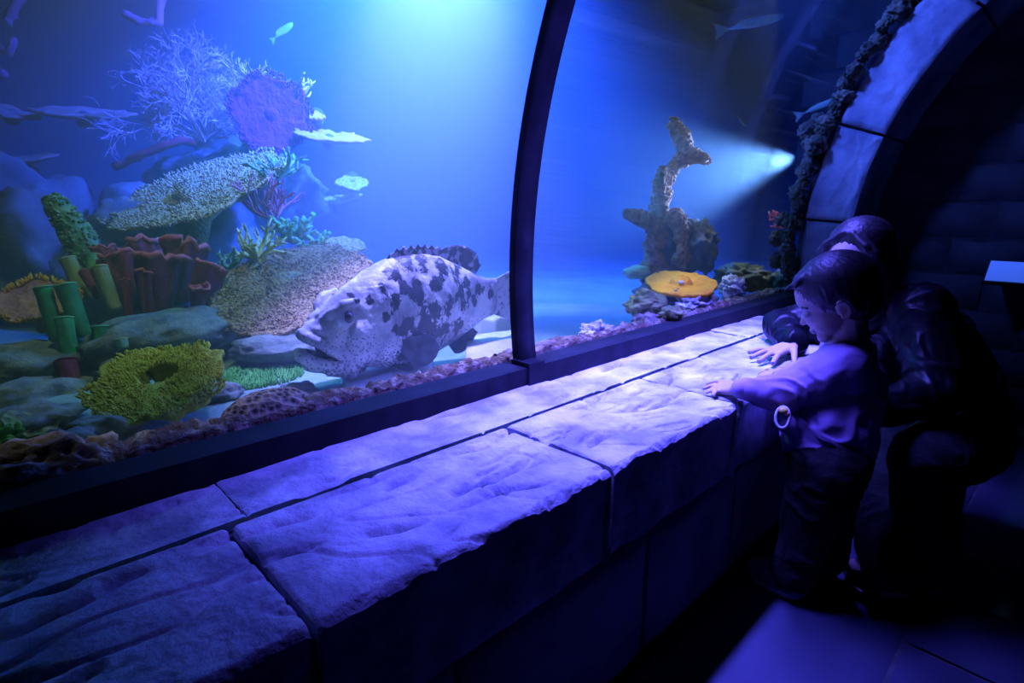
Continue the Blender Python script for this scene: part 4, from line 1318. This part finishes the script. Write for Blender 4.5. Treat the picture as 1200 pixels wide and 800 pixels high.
def head_axes(f, up=(0, 0, 1)):
    f = Vector(f).normalized(); s = f.cross(Vector(up)).normalized(); return f, s, s.cross(f)     # forward, right, up
def head_blobs(mb, c, ax, h, child=False):
    """skull, face, nose, lips and ears about the head centre c; h = chin to crown"""
    f, s, u = ax; c = Vector(c)
    P = lambda x, y, z: c + f * (x * h) + s * (y * h) + u * (z * h)
    E = lambda x, y, z, rx, ry, rz: add_ell(mb, P(x, y, z), (rx * h, ry * h, rz * h), f, s, u)
    if child:
        E(-.04, 0, .12, .42, .355, .37)      # skull
        E(.10, 0, -.10, .27, .27, .29)       # face
        E(.20, 0, .12, .17, .24, .17)        # high brow
        for y in (-1, 1): E(.17, y * .13, -.20, .145, .13, .135)   # full cheeks
        E(.24, 0, -.38, .085, .10, .075)     # chin
        add_capsule(mb, P(.345, 0, -.05), .028 * h, P(.392, 0, -.135), .038 * h)
        E(.335, 0, -.258, .035, .075, .020); E(.325, 0, -.290, .035, .065, .022)
        ey, ez, er = .335, -.055, .05
    else:
        E(-.05, 0, .14, .40, .325, .36)
        E(.10, 0, -.10, .25, .25, .33)
        E(.22, 0, .12, .13, .22, .13)
        for y in (-1, 1): E(.17, y * .15, -.12, .12, .09, .11)
        E(.20, 0, -.40, .09, .11, .075)
        add_capsule(mb, P(.33, 0, .03), .026 * h, P(.42, 0, -.10), .040 * h)
        E(.335, 0, -.225, .035, .085, .020); E(.325, 0, -.262, .038, .075, .024)
    # ears
    for y in (-1, 1):
        w_ = .345 if child else .318
        n = 9
        pts = []
        for i in range(n):
            a = -2.2 + 4.2 * i / (n - 1)
            pts.append(P(-.03 - .065 * math.cos(a) - .0, y * (w_ + .035 - .02 * math.cos(a)), -.075 + .10 * math.sin(a)))
        chain(mb, pts, [.022 * h] * n, 8)
        E(-.02, y * (w_ - .01), -.08, .06, .03, .085)
    return P
def eyes(parent, P, ax, h, child):
    f, s, u = ax
    for y in (-1, 1):
        m1 = MB(); add_ell(m1, P(.295 if child else .285, y * .135, -.04 if child else .02), (.052 * h, .062 * h, .030 * h), f, s, u)
        e = m1.build('eye', M['sole'], parent)
        m2 = MB(); add_ell(m2, P(.325 if child else .315, y * .135, -.045 if child else .015), (.028 * h, .028 * h, .024 * h), f, s, u); m2.build('iris', M['eye_black'], e)
        m4 = MB(); add_ell(m4, P(.297 if child else .288, y * .135, -.026 if child else .036), (.054 * h, .066 * h, .030 * h), f, s, u); m4.build('eyelid', M['skin'], parent)
        m3 = MB(); chain(m3, [P(.318, y * .07, .045 if child else .095), P(.335, y * .14, .06 if child else .11), P(.29, y * .22, .045 if child else .09)], [.012 * h, .016 * h, .010 * h]); m3.build('eyebrow', M['hair'], parent)

def hand_blobs(mb, wrist, palm, tips, thumb, r, nz, fr):
    """palm, four bent fingers and a thumb; tips run from index to little finger"""
    wrist, palm = Vector(wrist), Vector(palm)
    tips = [Vector(t) for t in tips]
    d = (palm - wrist).normalized()
    side = (tips[0] - tips[3]); side -= d * side.dot(d); side.normalize()
    kn = []
    for i in range(4):
        k = palm + d * r * .9 + side * r * (.85 - .57 * i) + nz * r * .15
        kn.append(k)
        add_capsule(mb, wrist + side * r * (.35 - .23 * i), r * .50, k, fr * 1.25)
    for i, t in enumerate(tips):
        k = kn[i]; L = (t - k)
        m1 = k + L * .42 + nz * fr * .8; m2 = k + L * .74 + nz * fr * .5
        chain(mb, [k, m1, m2, t], [fr * 1.1, fr * 1.0, fr * .92, fr * .78], 10)
    b = wrist.lerp(palm, .45) + side * r * .75
    t = Vector(thumb)
    chain(mb, [wrist + d * r * .2 + side * r * .3, b, b.lerp(t, .55) + nz * fr * .4, t], [fr * 1.3, fr * 1.35, fr * 1.1, fr * .9], 10)

def wrinkle(amp, f, ax=None, seed=0):
    def fn(co, n):
        p = Vector(co) * f
        t = noise.noise(p + V(seed, 0, 0) + V(0, 0, 2 * noise.noise(p * .6)))
        return amp * (1 - abs(t) / .35 if abs(t) < .35 else 0) + amp * .5 * noise.noise(p * .7)
    return fn

HF = Vector((Hd.x, Hd.y, 0))
# ---------------- toddler
tod = empty('person', (1.40, .40, 0)); tag(tod, 'toddler in a lilac top leaning on the stone wall, black hair', 'person')
T_f = (-Rd * .84 + HF * .36 - Zd * .46)
T_ax = head_axes(T_f)
hc = PD(977, 351, 1.285)
hh = .195
sh_n, sh_f = PD(988, 430, 1.265), PD(990, 424, 1.42)        # near and far shoulder
el_n, wr_n = PD(916, 460, 1.30), PZ(866, 456, LEDGE + .030)
el_f, wr_f = PD(945, 442, 1.50), PZ(914, 440, LEDGE + .028)
neck = PD(994, 408, 1.33); chest = PD(986, 452, 1.335); belly = PD(968, 500, 1.33); hip = PD(970, 532, 1.345)
hp_n, hp_f = PD(972, 545, 1.30), PD(968, 540, 1.385)
kn_n, kn_f = PD(950, 612, 1.355), PD(966, 606, 1.42)
an_n, an_f = PD(930, 672, 1.40), PD(966, 656, 1.475)
an_n.z = an_f.z = .055
toe_n, toe_f = PZ(886, 662, .03), PZ(928, 652, .03)
hand_n = PZ(850, 455, LEDGE + .016); hand_f = PZ(903, 440, LEDGE + .016)
tips_n = [PZ(829, 450, LEDGE + .010), PZ(825, 455, LEDGE + .009), PZ(828, 460, LEDGE + .009), PZ(836, 463, LEDGE + .009)]
tips_f = [PZ(893, 446, LEDGE + .009), PZ(888, 442, LEDGE + .009), PZ(890, 438, LEDGE + .009), PZ(896, 435, LEDGE + .009)]
mb = MB()
P = head_blobs(mb, hc, T_ax, hh, True)
chain(mb, [P(-.06, 0, -.2), neck, chest], [.045, .044, .06])
chain(mb, [chest, belly, hip], [.080, .088, .085])
chain(mb, [neck, sh_n, el_n, wr_n], [.04, .040, .030, .020]); chain(mb, [neck, sh_f, el_f, wr_f], [.04, .040, .030, .020])
hand_blobs(mb, wr_n, hand_n, tips_n, PZ(843, 447, LEDGE + .010), .020, Zd, .0062)
hand_blobs(mb, wr_f, hand_f, tips_f, PZ(898, 449, LEDGE + .010), .020, Zd, .0062)
for a, b, c_, t in ((hp_n, kn_n, an_n, toe_n), (hp_f, kn_f, an_f, toe_f)):
    chain(mb, [hip, a, b, c_, t], [.07, .064, .048, .032, .022])
link_mesh('body', fuse(mb, .0032, 3), M['skin'], tod)
eyes(tod, P, T_ax, hh, True)
def hair_cap(parent, P, ax, h, blobs, locks, seed, voxel, mat, strand):
    f, s, u = ax
    mb = MB(); rng = random.Random(seed)
    for x, y, z, rx, ry, rz in blobs: add_ell(mb, P(x, y, z), (rx * h, ry * h, rz * h), f, s, u, 4)
    for lk in locks: chain(mb, [P(*q[:3]) for q in lk], [q[3] * h for q in lk], 8)
    me = fuse(mb, voxel, 3)
    c = P(0, 0, .1)
    def fn(co, n):
        q = (co - c); az = math.atan2(q.dot(s), q.dot(f)); el = q.dot(u) / h
        return strand * h * (.5 * noise.noise(Vector((az * 9 + 2 * el, el * 2.5, seed))) + .6 * noise.noise(Vector((az * 42, el * 5, seed + 3))))
    displace(me, fn)
    return link_mesh('hair', me, mat, parent)
hair_cap(tod, P, T_ax, hh, [(-.09, 0, .16, .445, .395, .395), (-.20, 0, .00, .33, .35, .36), (.06, 0, .32, .27, .29, .17)],
         [[(.12, .10 * q, .42, .06), (.26, .13 * q, .37, .045), (.33, .14 * q, .32, .02)] for q in (-1.4, -.7, 0, .7, 1.4)] +
         [[(-.02, y * .33, .16, .06), (-.12, y * .36, .0, .05), (-.15, y * .34, -.14, .03)] for y in (-1, 1)] +
         [[(-.35, y, -.1, .06), (-.40, y, -.24, .045), (-.38, y, -.33, .02)] for y in (-.2, -.1, 0, .1, .2)] +
         [[(.28, -.05, .34, .05), (.42, -.06, .33, .02), (.45, -.06, .28, .01)]], 3, .0035, M['hair'], .014)
mb = MB()
chain(mb, [neck + Zd * -.02, chest], [.062, .082]); chain(mb, [chest, belly, hip + Zd * .035], [.093, .100, .100])
chain(mb, [chest.lerp(sh_n, .6), sh_n, el_n, wr_n.lerp(el_n, .06)], [.07, .055, .045, .023]); chain(mb, [chest.lerp(sh_f, .6), sh_f, el_f, wr_f.lerp(el_f, .10)], [.07, .055, .044, .023])
bump_pt = PD(925, 492, 1.30)
chain(mb, [belly, bump_pt], [.085, .030])
me = fuse(mb, .004, 4); displace(me, wrinkle(.0055, 17, seed=2)); link_mesh('shirt', me, M['shirt'], tod)
# cuffs and the little appliqué at the hem
for nm, w0, e0 in (('cuff', wr_n, el_n), ('cuff', wr_f, el_f)):
    mb = MB(); d = (e0 - w0).normalized(); q = w0 + d * .012
    mb.tube([q - d * .010, q - d * .006, q + d * .014, q + d * .018], [.019, .0235, .025, .021], 20); mb.build(nm, M['shirt'], tod)
ap = PD(917, 489, 1.245)
mb = MB(); n_ = (CAM - ap).normalized(); e1 = n_.cross(Zd).normalized(); e2 = e1.cross(n_)
ring = [ap + (e1 * .014 * math.cos(2 * PI * i / 16) + e2 * .024 * math.sin(2 * PI * i / 16)) for i in range(17)]
mb.tube(ring, [.0035] * 17, 6, False); o = mb.build('hem_loop', M['patch_white'], tod); o['label'] = 'white looped trim at the front hem'
mb = MB(); add_ell(mb, ap + e2 * .016, (.010, .010, .008)); o = mb.build('flower', M['patch_yellow'], tod); o['label'] = 'yellow flower on the trim'
mb = MB(); add_ell(mb, ap + e2 * .010 - e1 * .009, (.006, .006, .006)); o = mb.build('flower', M['patch_pink'], tod); o['label'] = 'pink flower on the trim'
mb = MB()
chain(mb, [hip + Zd * .01, hp_n, kn_n, an_n + Zd * .012], [.095, .083, .064, .050]); chain(mb, [hip + Zd * .01, hp_f, kn_f, an_f + Zd * .012], [.095, .083, .064, .050])
me = fuse(mb, .0045, 4); displace(me, wrinkle(.006, 15, seed=6)); link_mesh('trousers', me, M['trousers'], tod)
def shoe(parent, heel, toe, w_, h_, mu, ms, seed):
    d = (toe - heel); d.z = 0; L = d.length; d.normalize(); s = d.cross(Zd)
    b = Vector((heel.x, heel.y, 0))
    mb = MB()
    chain(mb, [b - d * .012 + Zd * h_ * .62, b + d * L * .35 + Zd * h_ * .55, b + d * L * .75 + Zd * h_ * .40, b + d * L + Zd * h_ * .38], [h_ * .48, h_ * .50, h_ * .42, h_ * .34])
    add_ell(mb, b + d * L * .62 + Zd * h_ * .36, (L * .5, w_ * .52, h_ * .33), d, s, Zd)
    add_ell(mb, b + d * L * .05 + Zd * h_ * .5, (L * .26, w_ * .46, h_ * .5), d, s, Zd)
    sh = link_mesh('shoe', fuse(mb, .004, 4), mu, parent)
    vs, fs = [], []; n = 28
    for z, k in ((.001, 1.0), (h_ * .24, 1.06), (h_ * .27, 1.0)):
        for i in range(n):
            a = 2 * PI * i / n
            x = L * .44 + math.cos(a) * L * .66 * k; y = math.sin(a) * w_ * .55 * k * (1 + .12 * math.cos(a))
            vs.append(b + d * x + s * y + Zd * z)
    for j in range(2):
        for i in range(n): fs.append((j*n+i, j*n+(i+1) % n, (j+1)*n+(i+1) % n, (j+1)*n+i))
    fs += [tuple(range(n))[::-1], tuple(2*n+i for i in range(n))]
    mb = MB(); mb.add(vs, fs); so = mb.build('sole', ms, sh); so['label'] = 'pale rubber sole'
    return sh
for a, t in ((an_n, toe_n), (an_f, toe_f)): shoe(tod, a, t, .062, .062, M['shoe'], M['sole'], 1)

# ---------------- adult squatting behind
ad = empty('person', (1.72, .20, 0)); tag(ad, 'adult with long black hair squatting in a black leather jacket behind the toddler', 'person')
A_f = (-Rd * .70 - HF * .42 - Zd * .42)
A_ax = head_axes(A_f)
ah = .225
ac = PD(1003, 313, 1.62)
neck = PD(1030, 362, 1.70); chest = PD(1072, 405, 1.70); waist = PD(1105, 462, 1.66); hip = PD(1112, 510, 1.62)
s_r = PD(1030, 385, 1.83); s_l = PD(1078, 365, 1.55)
e_r = PD(915, 380, 1.93); w_r = PZ(930, 403, LEDGE + .032)
e_l = PD(1098, 462, 1.42); w_l = PD(1028, 478, 1.40); h_l = PD(1008, 483, 1.395)
h_r = PZ(913, 411, LEDGE + .020)
tr = [PZ(905, 426, LEDGE + .011), PZ(889, 424, LEDGE + .011), PZ(880, 419, LEDGE + .011), PZ(878, 413, LEDGE + .011)]
hp_r, hp_l = PD(1085, 515, 1.70), PD(1130, 518, 1.55)
k_r, k_l = PD(1022, 535, 1.62), PD(1085, 540, 1.38)
a_r, a_l = PZ(1040, 672, .08), PZ(1085, 668, .08)
t_r, t_l = PZ(1002, 668, .03), PZ(1040, 672, .03)
mb = MB()
P2 = head_blobs(mb, ac, A_ax, ah, False)
chain(mb, [P2(-.05, 0, -.3), neck, chest], [.055, .058, .08])
chain(mb, [chest, waist, hip], [.12, .11, .12])
chain(mb, [chest, s_r, e_r, w_r], [.09, .055, .040, .026]); chain(mb, [chest, s_l, e_l, w_l], [.09, .055, .040, .027])
hand_blobs(mb, w_r, h_r, tr, PZ(931, 425, LEDGE + .012), .028, Zd, .0085)
dl = (h_l - w_l).normalized()
hand_blobs(mb, w_l, h_l, [h_l + dl * .07 + Zd * z for z in (.03, .012, -.008, -.026)], h_l + dl * .03 + Zd * .05, .028, -HF, .0085)
for a, b, c_, t in ((hp_r, k_r, a_r, t_r), (hp_l, k_l, a_l, t_l)): chain(mb, [hip, a, b, c_, t], [.10, .085, .062, .042, .03])
link_mesh('body', fuse(mb, .004, 3), M['skin_adult'], ad)
eyes(ad, P2, A_ax, ah, False)
hair_cap(ad, P2, A_ax, ah, [(-.17, 0, .22, .41, .385, .37), (-.26, 0, -.02, .28, .35, .42)],
         [[(.06, y * .05, .52, .04), (.16, y * .25, .40, .05), (.18, y * .34, .14, .05), (.14, y * .37, -.15, .06), (.08, y * .36, -.45, .06), (.02, y * .34, -.72, .04)] for y in (-1, 1)] +
         [[(.0, y * .10, .50, .05), (.14, y * .33, .30, .06), (.10, y * .38, .0, .07), (.02, y * .37, -.4, .07), (-.06, y * .33, -.8, .04)] for y in (-1, 1)] +
         [[(-.3, y, .2, .10), (-.40, y, -.2, .10), (-.38, y, -.6, .08), (-.34, y, -.95, .05)] for y in (-.24, -.12, 0, .12, .24)], 9, .0045, M['hair'], .014)
# nails
for t in tr:
    mb = MB(); add_ell(mb, t + Zd * .0062, (.006, .005, .002), sub=2); mb.build('nail', M['nail'], ad)
mb = MB()
chain(mb, [neck.lerp(chest, .25), chest], [.085, .125]); chain(mb, [chest, waist, hip + Zd * .04], [.15, .145, .14])
chain(mb, [chest.lerp(s_r, .5), s_r, e_r, w_r.lerp(e_r, .04)], [.11, .078, .056, .042]); chain(mb, [chest.lerp(s_l, .5), s_l, e_l, w_l], [.11, .080, .060, .044])
me = fuse(mb, .005, 4); displace(me, wrinkle(.007, 14, seed=12)); link_mesh('jacket', me, M['leather'], ad)
mb = MB()
cn = neck.lerp(chest, .15); d = (neck - chest).normalized(); e1 = d.orthogonal().normalized(); e2 = d.cross(e1)
mb.tube([cn + (e1 * math.cos(2*PI*i/18) + e2 * math.sin(2*PI*i/18)) * .082 + d * .012 for i in range(19)], [.020] * 19, 8, False); mb.build('collar', M['leather'], ad)
for w0, e0 in ((w_r, e_r), (w_l, e_l)):
    mb = MB(); d = (e0 - w0).normalized(); q = w0 + d * .005
    mb.tube([q - d * .012, q - d * .008, q + d * .016, q + d * .02], [.034, .041, .042, .036], 20); mb.build('cuff', M['leather'], ad)
mb = MB()
chain(mb, [hip, hp_r, k_r, a_r + Zd * .01], [.13, .105, .080, .058]); chain(mb, [hip, hp_l, k_l, a_l + Zd * .01], [.13, .105, .080, .058])
me = fuse(mb, .006, 4); displace(me, wrinkle(.007, 12, seed=16)); link_mesh('trousers', me, M['trousers'], ad)
for a, t in ((a_r, t_r), (a_l, t_l)): shoe(ad, a, t, .085, .085, M['black_shoe'], M['black_shoe'], 2)

# ---------------- small lit panel on the end wall
M['panel_glow'], nt_, b_ = new_mat('panel_glow')
b_.inputs['Base Color'].default_value = (.3, .4, .6, 1); b_.inputs['Emission Color'].default_value = (.05, .15, .62, 1); b_.inputs['Emission Strength'].default_value = .33
pp = PX(1190, 320, XB - .12)
pr = empty('info_panel', pp); tag(pr, 'small pale blue lit panel jutting from the end wall', 'sign')
Mt = Matrix.Rotation(math.radians(-38), 3, 'Y')
mb = MB(); mb.box((pp.x - .07, pp.y - .16, pp.z - .012), (pp.x + .07, pp.y + .10, pp.z + .004), Mt, pp); mb.build('panel_board', M['frame'], pr, False)
mb = MB(); mb.box((pp.x - .062, pp.y - .15, pp.z + .0045), (pp.x + .062, pp.y + .092, pp.z + .008), Mt, pp); mb.build('lit_face', M['panel_glow'], pr, False)
mb = MB(); mb.box((pp.x + .0, pp.y - .06, pp.z - .03), (XB + .02, pp.y, pp.z - .008)); mb.build('bracket', M['frame'], pr, False)

# ------------------------------------------------------------------ phrases shared by the members of a kind
for o in col.objects:
    if o.parent is None and o.get('category') and not o.get('group'):
        k = o.name.split('.')[0]
        ph = {'reef_rock': 'stones lying on the tank bed', 'rail_rock': 'rocks along the rail behind the glass', 'reef_mound': 'dark rock mounds carrying the corals',
              'table_coral': 'table corals left of the rib', 'plate_coral': 'plate corals in the tank', 'tube_sponge': 'tube sponges at the left of the tank',
              'cup_sponge': 'red sponges at the left of the tank', 'staghorn_coral': 'branching corals on the reef', 'leaf_coral': 'green leafy corals on the reef',
              'rope_sponge': 'rope sponges high on the left', 'small_fish': 'small fish in the tank', 'outcrop': 'rocks under the tower coral',
              'moss_rock': 'mossy rocks under the orange plate coral', 'stone_slab': 'pale flat stones under the grouper', 'reef_crust': 'reef crust along the rail', 'twig_coral': 'pale twig corals by the purple fan'}.get(k)
        if ph: o['group'] = ph
